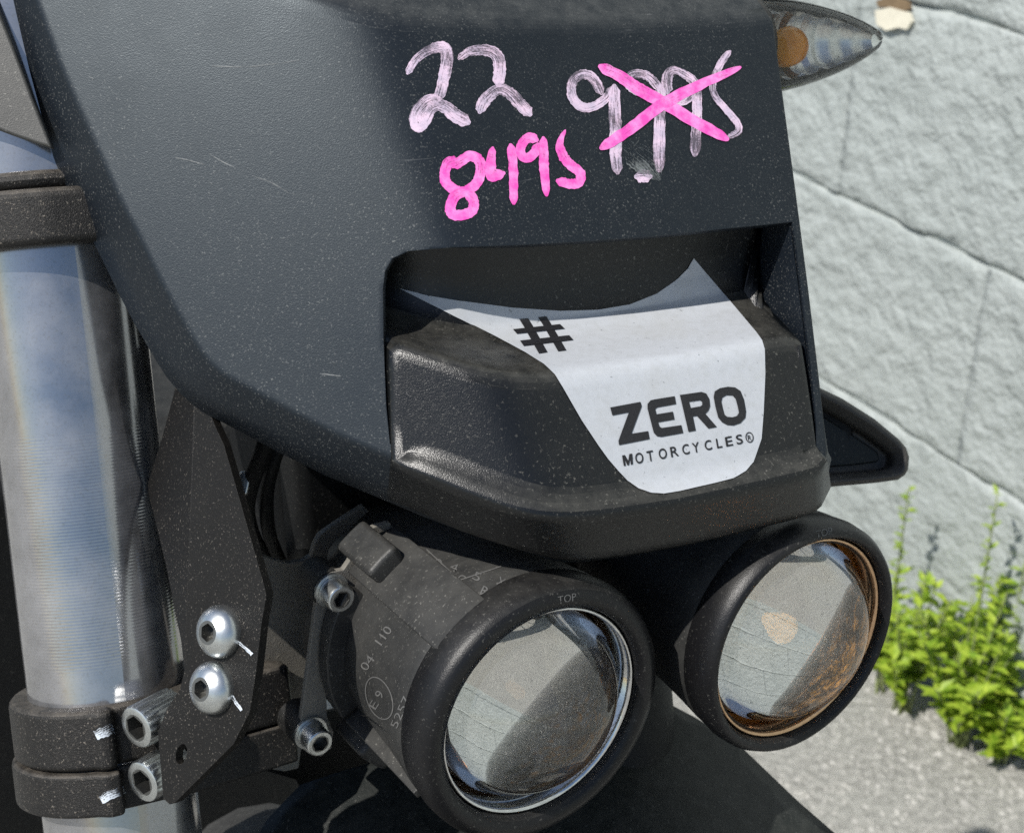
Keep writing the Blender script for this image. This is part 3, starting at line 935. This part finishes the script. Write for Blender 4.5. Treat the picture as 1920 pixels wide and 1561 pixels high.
# shroud plate in front of the leg top (grey cowl under the mask rim)
cw = [(-170, -260), (-60, -120), (22, 80), (60, 182), (98, 278), (72, 270), (20, 252), (-170, 180)]
PC = at(30, 200, .4700)
mk('cowl_bracket', *prism([on(x, y, PC, -FW) for x, y in cw], FW * .004), M['cowl'], bike, bev=.001)

# --- bracket with button bolts
NB = V((-.56, -.70, .44)).normalized()
PB = at(430, 1250, .464)
def onB(x, y): return on(x, y, PB, NB)
plate_px = [(366, 745), (392, 770), (404, 800), (420, 835), (446, 925), (476, 1030), (497, 1104), (499, 1118), (490, 1170), (480, 1260), (468, 1335), (438, 1394), (330, 1502), (318, 1507), (306, 1496), (296, 1372), (312, 1330), (338, 1290), (346, 1255), (350, 1150), (357, 980)]
hole_px = [(340 + 10.5 * math.cos(t) - 3 * math.sin(t), 1413 + 19 * math.sin(t)) for t in [2 * math.pi * k / 18 for k in range(18)]]
mk('lamp_bracket', *prism2([plate_px, hole_px], onB, -NB * .0032), M['bracket'], bike, bev=.0006)
lb = bpy.data.objects['lamp_bracket']
a0, a1 = onB(367, 745), onB(346, 1262)
NB2 = rot(NB, a1 - a0, R(16))
if NB2.x > NB.x: NB2 = rot(NB, a1 - a0, -R(16))
fl_px = [(365, 745), (357, 980), (350, 1150), (345.5, 1262), (340, 1210), (310, 1060), (277, 925), (276, 905), (300, 830), (328, 725), (338, 700)]
mk('bracket_flange', *prism([on(x, y, a0, NB2) for x, y in fl_px], -NB2 * .003), M['bracket'], bike, bev=.0006)
# button-head bolts
def hexpts(O, A, r, up=UU, n=6, ph=0):
    A, e1, e2 = frame(A, up)
    return [O + (e1 * math.cos(2 * math.pi * k / n + ph) + e2 * math.sin(2 * math.pi * k / n + ph)) * r for k in range(n)]
def dome_bolt(c, n, r, h, parent):
    prof = [(0.0, r * 1.0), (.0012, r * 1.0)]
    for k in range(1, 7):
        a = k / 6 * R(62)
        prof.append((.0012 + (h - .0012) * math.sin(a) / math.sin(R(62)), r * (1 - (1 - math.cos(a)) / (1 - math.cos(R(62))) * .55)))
    v_, f_ = lathe(c, n, prof, 40)
    o = mk('button_bolt', v_, f_, M['bolt'], parent, smooth_=True, sharp=50)
    # hex socket: flat land with a recessed hexagon
    top = c + n * h
    ri, rh = r * .45, r * .36
    A, e1, e2 = frame(n, UU)
    circ = [top + (e1 * math.cos(2 * math.pi * k / 24) + e2 * math.sin(2 * math.pi * k / 24)) * ri for k in range(24)]
    hx = hexpts(top, n, rh, ph=.3)
    hexring = []
    for k in range(24):
        a = k / 24 * 6 - .3 * 6 / (2 * math.pi); j = math.floor(a) % 6; t = a - math.floor(a)
        hexring.append(hx[j].lerp(hx[(j + 1) % 6], t))
    bot = [p - n * (h * .65) for p in hexring]
    vs_ = circ + hexring + bot
    fs = [(k, (k + 1) % 24, 24 + (k + 1) % 24, 24 + k) for k in range(24)] + [(24 + k, 24 + (k + 1) % 24, 48 + (k + 1) % 24, 48 + k) for k in range(24)] + [tuple(48 + k for k in range(24))]
    mk('hex_socket', vs_, fs, M['socket'], o)
    return o
dome_bolt(onB(416, 1183) , NB, .0083, .0062, bike)
dome_bolt(onB(403, 1288), NB, .0083, .0062, bike)
bpy.context.view_layer.update()
BL = bvh_of(lb)
def mark(pts, w, bvhs, parent, off=.0003):
    P = smooth([V((x, y, 0)) for x, y in pts], 4); q, fs = [], []
    n = len(P); uv = []
    for i, p in enumerate(P):
        t = (P[min(n - 1, i + 1)] - P[max(0, i - 1)]).normalized(); nn = V((-t.y, t.x, 0))
        for c_ in (-1, 1):
            pp = p + nn * (w / 2 * c_ * (.7 + .6 * random.random())); q.append((pp.x, pp.y)); uv.append((i * .0006, c_ * w * .00008))
    for i in range(n - 1): fs.append((2 * i, 2 * i + 1, 2 * i + 3, 2 * i + 2))
    return drop('paint_mark', q, fs, bvhs, off, M['paintmark'], parent, uvs=uv)
mark([(447, 1203), (458, 1211), (474, 1226)], 6, BL, bike)
mark([(435, 1303), (444, 1316), (454, 1331)], 6, BL, bike)

# --- pinch bolts: knurled socket cap screws pointing out to the side
NK = (-LT * .80 + FD * .42 + UU * .16).normalized()
def cap_bolt(c, n, r, h, parent, knurl=True, washer=False, name='cap_bolt'):
    seg = 72 if knurl else 40
    A, e1, e2 = frame(n, UU)
    prof = [(-h, r), (-.0012, r), (-.0003, r * .94), (0, r * .86), (0, r * .60)]
    vs_, fs = [], []
    for j, (a, rr) in enumerate(prof):
        for k in range(seg):
            p = 2 * math.pi * k / seg
            kk = rr * (1 - (.045 if knurl and j < 2 and (k % 4) in (2, 3) else 0))
            vs_.append(c + A * a + (e1 * math.cos(p) + e2 * math.sin(p)) * kk)
    for j in range(len(prof) - 1):
        for k in range(seg):
            fs.append((j * seg + k, j * seg + (k + 1) % seg, (j + 1) * seg + (k + 1) % seg, (j + 1) * seg + k))
    o = mk(name, vs_, fs, M['bolt'], parent, smooth_=True, sharp=30)
    ring_ = [c + (e1 * math.cos(2 * math.pi * k / 24) + e2 * math.sin(2 * math.pi * k / 24)) * r * .62 for k in range(24)]
    hx = hexpts(c, n, r * .58, ph=.2)
    hr = [hx[math.floor(k / 4) % 6].lerp(hx[(math.floor(k / 4) + 1) % 6], (k % 4) / 4) for k in range(24)]
    # align ring angles with the hexagon start
    ring_ = [c + (e1 * math.cos(2 * math.pi * k / 24 + .2) + e2 * math.sin(2 * math.pi * k / 24 + .2)) * r * .64 for k in range(24)]
    bot = [p - n * (h * .6) for p in hr]
    vs_ = ring_ + hr + bot
    fs = [(k, (k + 1) % 24, 24 + (k + 1) % 24, 24 + k) for k in range(24)] + [(24 + k, 24 + (k + 1) % 24, 48 + (k + 1) % 24, 48 + k) for k in range(24)] + [tuple(48 + k for k in range(24))]
    mk('hex_socket', vs_, fs, M['socket'], o)
    if washer:
        v_, f_ = lathe(c, n, [(-h - .0016, r * .5), (-h - .0016, r * 1.22), (-h - .0002, r * 1.22), (-h - .0001, r * .9)], 40)
        mk('washer', v_, f_, M['bolt'], o, smooth_=True, sharp=30)
    return o
cap_bolt(at(254, 1364, .483), NK, .0072, .016, bike)
cap_bolt(at(266, 1466, .485), NK, .0072, .016, bike)
bpy.context.view_layer.update()
BC = [bvh_of(o) for o in bpy.data.objects if o.name.startswith('fork_clamp')]
mark([(180, 1378), (195, 1371), (212, 1366)], 18, BC, bike)
mark([(190, 1498), (210, 1488), (232, 1478)], 16, BC, bike)

# --- headlamps
lathe_ = lathe
AH = V((math.sin(R(33)) * math.cos(R(5)), -math.cos(R(33)) * math.cos(R(5)), math.sin(R(5))))
def headlamp(O, lbl, sc):
    A, e1, e2 = frame(AH)
    lathe = lambda O, A, pr, seg: lathe_(O, A, [(a * sc, r * sc) for a, r in pr], seg)
    hs = [(.0005, .0386), (-.004, .0452), (-.012, .0464), (-.022, .0450), (-.034, .0436), (-.066, .0412), (-.0665, .0412), (-.075, .0390), (-.092, .034), (-.112, .028), (-.122, .020), (-.124, .0)]
    v_, f_ = lathe(O, A, hs[:-1] + [(-.124, .0004)], 72)
    h = mk('headlamp', v_, f_, M['housing'], bike, smooth_=True, sharp=50)
    h['label'] = lbl
    kl = .925 if sc > .95 else 1.0
    bz = [(-.012, .0440), (-.009, .0466), (-.003, .0474), (.002, .0470), (.0050, .0455), (.0062, .0440 * (1 + kl) / 2), (.0052, .0422 * kl), (.002, .0413 * kl), (-.004, .0410 * kl)]
    v_, f_ = lathe(O, A, bz, 96)
    mk('bezel', v_, f_, M['rubber'], h, smooth_=True)
    # chrome trim ring inside the bezel
    v_, f_ = lathe(O, A, [(a_, r_ * kl) for a_, r_ in [(-.004, .0412), (.0018, .0410), (.0026, .0401), (.0008, .0393), (-.006, .0387), (-.012, .0380)]], 96)
    mk('trim_ring', v_, f_, M['chrome'] if sc > .95 else M['warmchrome'], h, smooth_=True)
    # solid projector lens
    rl, rs = .0366 * kl, .0388 * kl
    z_c = -.0035 - math.sqrt(rs * rs - rl * rl)
    prof = []
    for k in range(0, 25):
        a = math.asin(rl / rs) * (1 - k / 24)
        prof.append((z_c + rs * math.cos(a), max(1e-5, rs * math.sin(a))))
    prof = [(-.0085, 1e-5), (-.0085, rl * .5), (-.0085, rl * .97), (-.008, rl)] + prof
    v_, f_ = lathe(O, A, prof, 96)
    ln = mk('lens', v_, f_, M['lens'], h, smooth_=True, sharp=50)
    # reflector bowl behind it
    bowl = [(-.011, .0378), (-.015, .0362), (-.022, .0325), (-.032, .0275), (-.040, .0200), (-.044, .0125), (-.0455, .0001)]
    v_, f_ = lathe(O, A, [(a_, r_ * kl) for a_, r_ in bowl], 72)
    mk('reflector', v_, f_, M['inside'], h, smooth_=True)
    # cut-off shield: low half plate in front of the bulb
    # bulb
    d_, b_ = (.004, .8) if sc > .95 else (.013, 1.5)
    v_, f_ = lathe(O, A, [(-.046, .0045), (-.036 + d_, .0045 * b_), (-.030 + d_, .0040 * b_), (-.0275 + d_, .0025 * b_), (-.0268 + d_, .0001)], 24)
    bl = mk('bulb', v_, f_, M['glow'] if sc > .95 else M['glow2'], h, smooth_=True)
    return h
OL = at(1008, 1328, .480)
OR = at(1492, 1193, .520)
HL = headlamp(OL, 'headlamp barrel with embossed approval marks beside the fork bracket', .97)
HR_ = headlamp(OR, 'headlamp on the wall side of the mask', .925)
A, E1, E2 = frame(AH)
def cyl(x, y, r, O=OL):
    """pixel -> (along, angle) on a cylinder about the lamp axis"""
    d = ray(x, y).normalized(); w = EYE - O
    dp = d - A * d.dot(A); wp = w - A * w.dot(A)
    a, b, c_ = dp.dot(dp), 2 * dp.dot(wp), wp.dot(wp) - r * r
    disc = b * b - 4 * a * c_
    t = (-b - math.sqrt(max(0, disc))) / (2 * a)
    P = EYE + d * t - O
    return P.dot(A), math.atan2(P.dot(E2), P.dot(E1))
def cpt(a, p, r, O=OL): return O + A * a + (E1 * math.cos(p) + E2 * math.sin(p)) * r
def cpatch(name, a0, a1, p0, p1, r0, r1, mat, parent, n=14, m=6, bev=.0006, taper=0):
    vs_, fs = [], []
    for s_ in (0, 1):
        for i in range(m + 1):
            for k in range(n + 1):
                t = i / m
                rr = r0 if s_ == 0 else r1 - taper * t
                vs_.append(cpt(a0 + (a1 - a0) * t, p0 + (p1 - p0) * k / n, rr))
    W_ = n + 1; o = (m + 1) * W_
    for i in range(m):
        for k in range(n):
            q = i * W_ + k
            fs.append((q, q + 1, q + W_ + 1, q + W_)); fs.append((o + q, o + q + W_, o + q + W_ + 1, o + q + 1))
    for i in range(m):
        for k in (0, n):
            q = i * W_ + k; fs.append((q, q + W_, o + q + W_, o + q))
    for k in range(n):
        for i in (0, m):
            q = i * W_ + k; fs.append((q, q + 1, o + q + 1, o + q))
    return mk(name, vs_, fs, mat, parent, bev=bev)

cpatch('smooth_panel', -.064, -.004, .30, .785, .036, .0456, M['housing'], HL, bev=.0005)
cpatch('mount_tab', -.070, -.046, .44, .70, .041, .0520, M['housing'], HL, n=6, m=3, bev=.003)
cpatch('mount_tab', -.066, -.046, 2.12, 2.42, .036, .0512, M['housing'], HL, n=6, m=3, bev=.003)
cpatch('rib', -.058, -.010, 2.02, 2.09, .036, .0466, M['housing'], HL, n=3, m=4, bev=.0004)
cpatch('rib', -.0635, -.0565, .86, 1.98, .036, .0470, M['housing'], HL, n=26, m=2, bev=.0008)
cpatch('rib', -.0770, -.0700, 1.02, 2.05, .034, .0462, M['housing'], HL, n=24, m=2, bev=.0008)
bpy.context.view_layer.update()
BH = bvh_of(HL)
def etext(s_, x, y, ang, h, w):
    c_, n_ = math.cos(ang), math.sin(ang)
    lay_text('embossed_mark', s_, (x, y), (x + w * c_, y + w * n_), (h * n_, -h * c_), BH, .00018, M['emboss'], HL, bold=.0)
etext('04', 688, 1258, -.95, 17, 28)
etext('110', 716, 1210, -.95, 17, 36)
etext('5257', 745, 1365, -1.15, 15, 62)
etext('A', 684, 1352, -1.1, 14, 13)
etext('IP2', 688, 1395, -1.1, 15, 34)
etext('E', 705, 1330, -1.0, 17, 13)
etext('9', 716, 1310, -1.0, 17, 11)
p_, f_ = fill2([ringc(712, 1308, 24, 42, -.35, 40), ringc(712, 1308, 22, 40, -.35, 40)], 12)
drop('embossed_mark', p_, f_, BH, .0002, M['emboss'], HL)
for k, (x, y) in enumerate([(812, 1060), (842, 1068), (856, 1090), (885, 1085), (900, 1112), (930, 1095)]):
    etext('O4C5RX'[k], x, y, .45, 17, 14)
for a, b in (((800, 1030), (905, 1128)), ((850, 1092), (940, 1062)), ((886, 1120), (985, 1082))):
    t = V((b[0] - a[0], b[1] - a[1], 0)).normalized()
    q = [(a[0] - t.y, a[1] + t.x), (a[0] + t.y, a[1] - t.x), (b[0] + t.y, b[1] - t.x), (b[0] - t.y, b[1] + t.x)]
    p_, f_ = fill2([q], 14); drop('embossed_mark', p_, f_, BH, .0002, M['emboss'], HL)
BB = [bvh_of(o) for o in bpy.data.objects if o.name.startswith('bezel')]
lay_text('embossed_mark', 'TOP', (1046, 1131), (1080, 1124), (-1, -14), BB, .0002, M['emboss'], HL)
lay_text('embossed_mark', 'TOP', (1530, 1008), (1560, 1001), (-1, -13), BB, .0002, M['emboss'], HR_)

# --- sheet-metal lamp hangers
PS = OL + A * (-.0645)
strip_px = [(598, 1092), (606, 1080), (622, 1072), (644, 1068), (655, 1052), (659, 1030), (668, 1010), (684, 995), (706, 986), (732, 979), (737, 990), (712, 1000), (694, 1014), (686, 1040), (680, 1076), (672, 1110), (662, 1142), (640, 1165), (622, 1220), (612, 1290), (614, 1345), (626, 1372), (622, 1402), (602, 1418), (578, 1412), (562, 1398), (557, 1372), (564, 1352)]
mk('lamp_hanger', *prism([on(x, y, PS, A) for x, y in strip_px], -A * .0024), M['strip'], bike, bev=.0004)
PR = OL + A * (-.098)
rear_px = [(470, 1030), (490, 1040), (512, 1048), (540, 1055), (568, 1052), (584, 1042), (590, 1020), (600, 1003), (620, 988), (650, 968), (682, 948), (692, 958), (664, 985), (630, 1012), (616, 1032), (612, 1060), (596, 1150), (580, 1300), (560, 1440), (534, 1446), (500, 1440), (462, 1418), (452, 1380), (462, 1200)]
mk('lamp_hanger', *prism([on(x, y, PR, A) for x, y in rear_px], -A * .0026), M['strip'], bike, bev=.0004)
for q in ((641, 1124), (601, 1394)):
    cap_bolt(on(*q, PS + A * .0085, A), A, .0050, .0070, bike, knurl=False, washer=True)
    c_ = on(*q, PS + A * .0085, A)
    v_, f_ = lathe(c_ - A * .0088, A, [(-.012, .0001), (-.012, .0066), (0, .0066), (0, .0001)], 24)
    mk('spacer', v_, f_, M['black'], bike, smooth_=True, sharp=40)
# cables and dark structure behind the lamps
def BF(l, f, z): return BASE + LT * l + FD * f + UU * z
mk('cable', *tube(smooth([at(505, 800, .50), at(492, 850, .505), at(470, 905, .515), at(462, 960, .53), at(480, 1020, .56), at(520, 1060, .60)], 6), .0032, 10), M['inner'], bike, smooth_=True)
mk('cable', *tube(smooth([at(530, 820, .52), at(512, 870, .52), at(500, 930, .53), at(505, 1000, .55), at(530, 1060, .60)], 6), .0026, 10), M['inner'], bike, smooth_=True)
mk('cable_clip', *box(at(458, 905, .512), RT * .0022, FW * .002, (UPV * .9 + RT * .2) * .0045), M['bolt'], bike, bev=.0008)
mk('steering_head', *box(BF(-.03, -.20, .70), LT * .045, FD * .035, UU * .10), M['inner'], bike, bev=.01)
mk('recess_shade_plate', *prism([surf(x, y, -.05) for x, y in [(700, 380), (1000, 370), (1400, 350), (1440, 640), (1380, 820), (760, 800)]], -NF * .003), M['inner'], bike)  # black plate added to stand in for shade deep in the recess
mk('lower_lamp_plate', *prism([on(x, y, OL + A * (-.118), A) for x, y in [(470, 1370), (640, 1330), (860, 1400), (900, 1500), (770, 1500), (640, 1478), (575, 1500), (556, 1462), (480, 1440)]], -A * .003), M['inner'], bike, bev=.0006)
mk('lamp_carrier', *box(BF(.004, -.135, .690), LT * .085, FD * .012, UU * .055), M['inner'], bike, bev=.006)
mk('battery_box', *box(BF(-.14, -.55, .34), LT * .13, FD * .20, UU * .26), M['inner'], bike, bev=.02)

# --- mudguard, wheel, other fork leg
FPX_ = [(440, 1640), (500, 1545), (560, 1490), (640, 1470), (720, 1452), (820, 1440), (940, 1400), (1080, 1350), (1190, 1318), (1230, 1332), (1300, 1362), (1390, 1412), (1480, 1490), (1568, 1563), (1520, 1600), (1440, 1660), (1200, 1740), (900, 1760), (600, 1740)]
NM = (UU * .93 + FD * .36).normalized()
PM = at(1000, 1480, .585)
fv, ff = fill2([FPX_], 60)
cen = on(1000, 1560, PM, NM)
def arch(P):
    l = (P - cen).dot(LT); return P + NM * (.016 * max(0, 1 - (l / .11) ** 2))
top = [arch(on(x, y, PM, NM)) for x, y in fv]
fend = mk('mudguard', top, ff, M['fender'], bike, smooth_=True)
face_out(fend, UU)
sm = fend.modifiers.new('thick', 'SOLIDIFY'); sm.thickness = .003; sm.offset = -1
lf = (FA1 - BASE).dot(LT)
AX = FA1 - FAX * ((FA1.z - .30) / FAX.z)
WC = AX + LT * .0985
WC.z = .30
seg, rs_ = 64, 20
vs_, fs = [], []
for i in range(seg):
    a = 2 * math.pi * i / seg
    rd = FD * math.cos(a) + UU * math.sin(a)
    for k in range(rs_):
        b = 2 * math.pi * k / rs_
        knob = .004 if (i % 2 == 0 and math.cos(b) > .3) else 0
        vs_.append(WC + rd * (.250 + (.046 + knob) * math.cos(b)) + LT * (.046 * math.sin(b)))
for i in range(seg):
    for k in range(rs_):
        fs.append((i * rs_ + k, ((i + 1) % seg) * rs_ + k, ((i + 1) % seg) * rs_ + (k + 1) % rs_, i * rs_ + (k + 1) % rs_))
wh = mk('front_wheel', vs_, fs, M['tyre'], bike, smooth_=True)
v_, f_ = lathe(WC, LT, [(-.02, .215), (-.015, .205), (.015, .205), (.02, .215), (.022, .225), (-.022, .225)], 64, up=UU, closed=True)
mk('rim', v_, f_, M['black'], wh, smooth_=True, sharp=40)
v_, f_ = lathe(WC, LT, [(-.10, .0001), (-.10, .010), (-.03, .012), (-.03, .025), (.03, .025), (.03, .012), (.10, .010), (.10, .0001)], 24, up=UU)
mk('hub', v_, f_, M['black'], wh, smooth_=True, sharp=40)
for k in range(12):
    a = 2 * math.pi * k / 12
    rd = FD * math.cos(a) + UU * math.sin(a)
    mk('spoke', *tube([WC + rd * .022 + LT * (.02 if k % 2 else -.02), WC + rd * .206], .002, 6), M['chrome'], wh, smooth_=True)
for nm in ('fork_tube', 'triple_clamp'):
    src = bpy.data.objects[nm]
    c_ = copy_to(src, bike, WORLD[nm] + LT * .197)
    if nm == 'fork_tube':
        c_.data = c_.data.copy(); c_.data.materials[0] = M['inner']

# --- turn signal beyond the mask
TS0, TS1 = at(1395, 88, .560), at(1652, 76, .590)
TA = (TS1 - TS0).normalized()
TLn = (TS1 - TS0).length
ts = [(0, .0185), (.18, .0178), (.35, .0163), (.5, .0143), (.63, .0121), (.75, .0096), (.85, .0070), (.92, .0048), (.97, .0029), (1.0, .0001)]
tp = [V((a * TLn, r, 0)) for a, r in ts]
tps = smooth(tp, 3)
v_, f_ = lathe(TS0, TA, [(p.x, max(1e-5, p.y)) for p in tps], 48)
tsig = mk('turn_signal', v_, f_, M['clear'], bike, smooth_=True)
tsig['label'] = 'clear teardrop turn signal with amber bulb beyond the mask edge'
EA, U1, U2 = frame(TA)
# reflector half behind: ribbed shiny bowl
vs_, fs = [], []
nr, npz = 26, 20
for i in range(nr + 1):
    f = .02 + .93 * i / nr
    rr = max(.0008, sum(0 for _ in ()) + [r for a, r in ts if a <= f][-1] * .86)
    k0 = max(k for k, (a, r) in enumerate(ts) if a <= f); k1 = min(k0 + 1, len(ts) - 1)
    tt = (f - ts[k0][0]) / max(1e-6, ts[k1][0] - ts[k0][0]); rr = max(.0006, (ts[k0][1] + (ts[k1][1] - ts[k0][1]) * tt) * .74)
    rr *= 1 + (.06 if i % 4 < 2 else -.06)
    for k in range(npz + 1):
        a = math.pi * k / npz
        d = FW * math.sin(a) * .85 + UPV * math.cos(a)
        d = (d - TA * d.dot(TA))
        vs_.append(TS0 + TA * (f * TLn) + d * rr)
for i in range(nr):
    for k in range(npz):
        a = i * (npz + 1) + k; fs.append((a, a + 1, a + npz + 2, a + npz + 1))
mk('reflector', vs_, fs, M['silver'], tsig, smooth_=True, sharp=20)
bc = at(1478, 88, .5685)
v_, f_ = lathe(bc, (-FW + RT * .25).normalized(), [(-.008, .0065), (0, .0075), (.003, .0072), (.0058, .0055), (.0072, .003), (.0076, .0001)], 28)
mk('bulb', v_, f_, M['amber'], tsig, smooth_=True)
v_, f_ = lathe(TS0 - TA * .001, TA, [(-.03, .0001), (-.03, .010), (-.012, .014), (0, .0190), (.002, .0190), (.002, .0178)], 40)
mk('signal_base', v_, f_, M['black'], tsig, smooth_=True)
# moulded seam along the top of the clear cover
seam = [TS0 + TA * p.x + (UPV * .75 - FW * .66) * (p.y * 1.0) for p in tps[:-1]]
mk('seam', *tube(seam, .0011, 8), M['clear'], tsig, smooth_=True)
mk('signal_stalk', *tube([TS0 - TA * .02, TS0 - TA * .10 + FW * .03], .008, 14), M['black'], tsig, smooth_=True)

# --- black side pod beyond the mask
pod_o = [(1470, 690), (1540, 727), (1580, 746), (1640, 784), (1686, 822), (1700, 838), (1706, 856), (1704, 880), (1698, 892), (1684, 899), (1640, 905), (1560, 912), (1470, 918)]
pod_i = [(1485, 735), (1548, 768), (1580, 787), (1630, 818), (1662, 842), (1672, 852), (1674, 862), (1672, 872), (1668, 878), (1656, 881), (1630, 884), (1560, 889), (1485, 894)]
PN = (-FW + LT * .15).normalized(); PP = at(1600, 830, .575)
n_ = len(pod_o)
oo = [on(x, y, PP, PN) for x, y in pod_o]; ii = [on(x, y, PP + PN * -.001, PN) for x, y in pod_i]
ri = [p - PN * .006 for p in ii]; ob2 = [p - PN * .03 for p in oo]
mid = [o_.lerp(i_, .38) + PN * .0035 for o_, i_ in zip(oo, ii)]
vs_ = ob2 + oo + mid + ii + ri
fs = []
for b_ in range(4):
    for k in range(n_):
        fs.append((b_ * n_ + k, b_ * n_ + (k + 1) % n_, (b_ + 1) * n_ + (k + 1) % n_, (b_ + 1) * n_ + k))
fs.append(tuple(range(n_))); fs.append(tuple(4 * n_ + k for k in range(n_)))
pod = mk('side_pod', vs_, fs, M['podrim'], bike, bev=.0014, seg=3)
rib_i = [(1500, 752), (1560, 790), (1610, 822), (1645, 846), (1650, 858), (1646, 866), (1600, 872), (1500, 880)]
mk('pod_panel', *prism([on(x, y, PP - PN * .005, PN) for x, y in rib_i], -PN * .004), M['fender'], pod, bev=.0008)
mk('pod_mount', *box(at(1440, 800, .60), RT * .03, FW * .02, UPV * .008), M['inner'], bike, bev=.002)

# ------------------------------------------------------------------ weeds along the wall foot
def weed(px, label, nst, height, spread, tall, seed, lean=V((0, 0, 0)), leaf_n=11, leafsz=.013):
    rnd = random.Random(seed)
    b = on(px[0], px[1], V((0, 0, 0)), UU)
    root = empty('weed', b)
    tag(root, label, 'weed', 'weeds along the foot of the block wall')
    sv, lv = ([], []), ([], [])
    def add(dst, vf):
        o = len(dst[0]); dst[0].extend(vf[0]); dst[1].extend(tuple(i + o for i in f) for f in vf[1])
    stems = []
    for k in range(nst):
        a = rnd.random() * 2 * math.pi
        out = V((math.cos(a), math.sin(a), 0)) * spread * (.2 + .8 * rnd.random())
        out -= WN * min(0, out.dot(WN) + .01)
        h = height * (.55 + .5 * rnd.random())
        stems.append((out, h, leaf_n, leafsz))
    for (dx, h, ln, lz) in tall: stems.append((WD * -dx + WN * .008, h, ln, lz))
    for out, h, ln, lz in stems:
        p0 = b + V((rnd.uniform(-.008, .008), rnd.uniform(-.008, .008), -.004))
        p1 = b + out * .45 + UU * h * .55; p2 = b + out + UU * h + lean
        path = [bez(p0, p1, p2, t / 7) for t in range(8)]
        add(sv, tube(path, lambda t: .0016 * (1 - .6 * t), 5))
        for j in range(ln):
            t = .30 + .70 * (j + rnd.random() * .6) / ln
            t = min(t, 1)
            c = bez(p0, p1, p2, t)
            for w in range(3):
                a = rnd.random() * 2 * math.pi
                d = (V((math.cos(a), math.sin(a), 0)) + UU * rnd.uniform(.1, .9)).normalized()
                L_ = lz * (.4 + .95 * rnd.random()) * (1.1 - .35 * t)
                sd = d.cross(UU).normalized() * L_ * .22
                up = sd.cross(d).normalized()
                m1 = c + d * L_ * .45 + up * L_ * .06
                add(lv, ([c, m1 + sd, c + d * L_ - up * L_ * .05, m1 - sd, c + d * L_ * .5 - up * L_ * .03], [(0, 1, 4), (1, 2, 4), (2, 3, 4), (3, 0, 4)]))
    o = mk('stems', sv[0], sv[1], M['stem'], root, smooth_=True)
    l = mk('leaves', lv[0], lv[1], M['leaf'], root, smooth_=False)
    l['kind'] = 'stuff'
    return root
weed((1795, 1392), 'bushy bright green weed with one tall bare-topped stem at the wall foot', 15, .16, .075, [(.0, .29, 24, .012), (.03, .20, 9, .02)], 3, leafsz=.026, leaf_n=8)
weed((1690, 1330), 'low green weed between the headlamp and the tall weed', 10, .15, .05, [(.01, .17, 8, .02)], 5, leafsz=.024, leaf_n=8)
weed((1648, 1292), 'slender upright weed stem rising close behind the headlamp', 5, .12, .03, [(.008, .25, 22, .012)], 8, leafsz=.022, leaf_n=8)
weed((1868, 1375), 'leafy green weed cluster with narrow upright top against the wall', 10, .18, .04, [(.0, .21, 14, .015)], 11, leafsz=.024, leaf_n=9)
weed((1872, 1425), 'small sprawling weed at the outer end of the clump', 8, .085, .065, [], 14, leafsz=.026, leaf_n=7)
# loose grit
rnd = random.Random(4)
gv_, gf_ = [], []
for k in range(900):
    if k < 500:
        x, y = rnd.uniform(1330, 1960), rnd.uniform(1330, 1620)
        c = on(x, y, V((0, 0, 0)), UU)
        if (c - WP).dot(WN) < .004: continue
        sz = rnd.uniform(.0012, .0036)
    else:
        c = WP + WD * rnd.uniform(-.35, .5) + WN * abs(rnd.gauss(0, .05)); c.z = 0
        sz = rnd.uniform(.0015, .0065)
    o = len(gv_)
    ax = [V((1, 0, 0)), V((0, 1, 0)), V((-1, 0, 0)), V((0, -1, 0)), V((0, 0, 1)), V((0, 0, -.5))]
    a = rnd.random() * 6.3
    for v in ax:
        w = V((v.x * math.cos(a) - v.y * math.sin(a), v.x * math.sin(a) + v.y * math.cos(a), v.z * .7))
        gv_.append(c + w * sz * rnd.uniform(.6, 1.3))
    gf_ += [tuple(o + i for i in f) for f in ((0, 1, 4), (1, 2, 4), (2, 3, 4), (3, 0, 4), (1, 0, 5), (2, 1, 5), (3, 2, 5), (0, 3, 5))]
grit = mk('grit', gv_, gf_, M['grit'])
tag(grit, 'loose grit and small stones scattered along the wall foot', 'grit', kind='stuff')
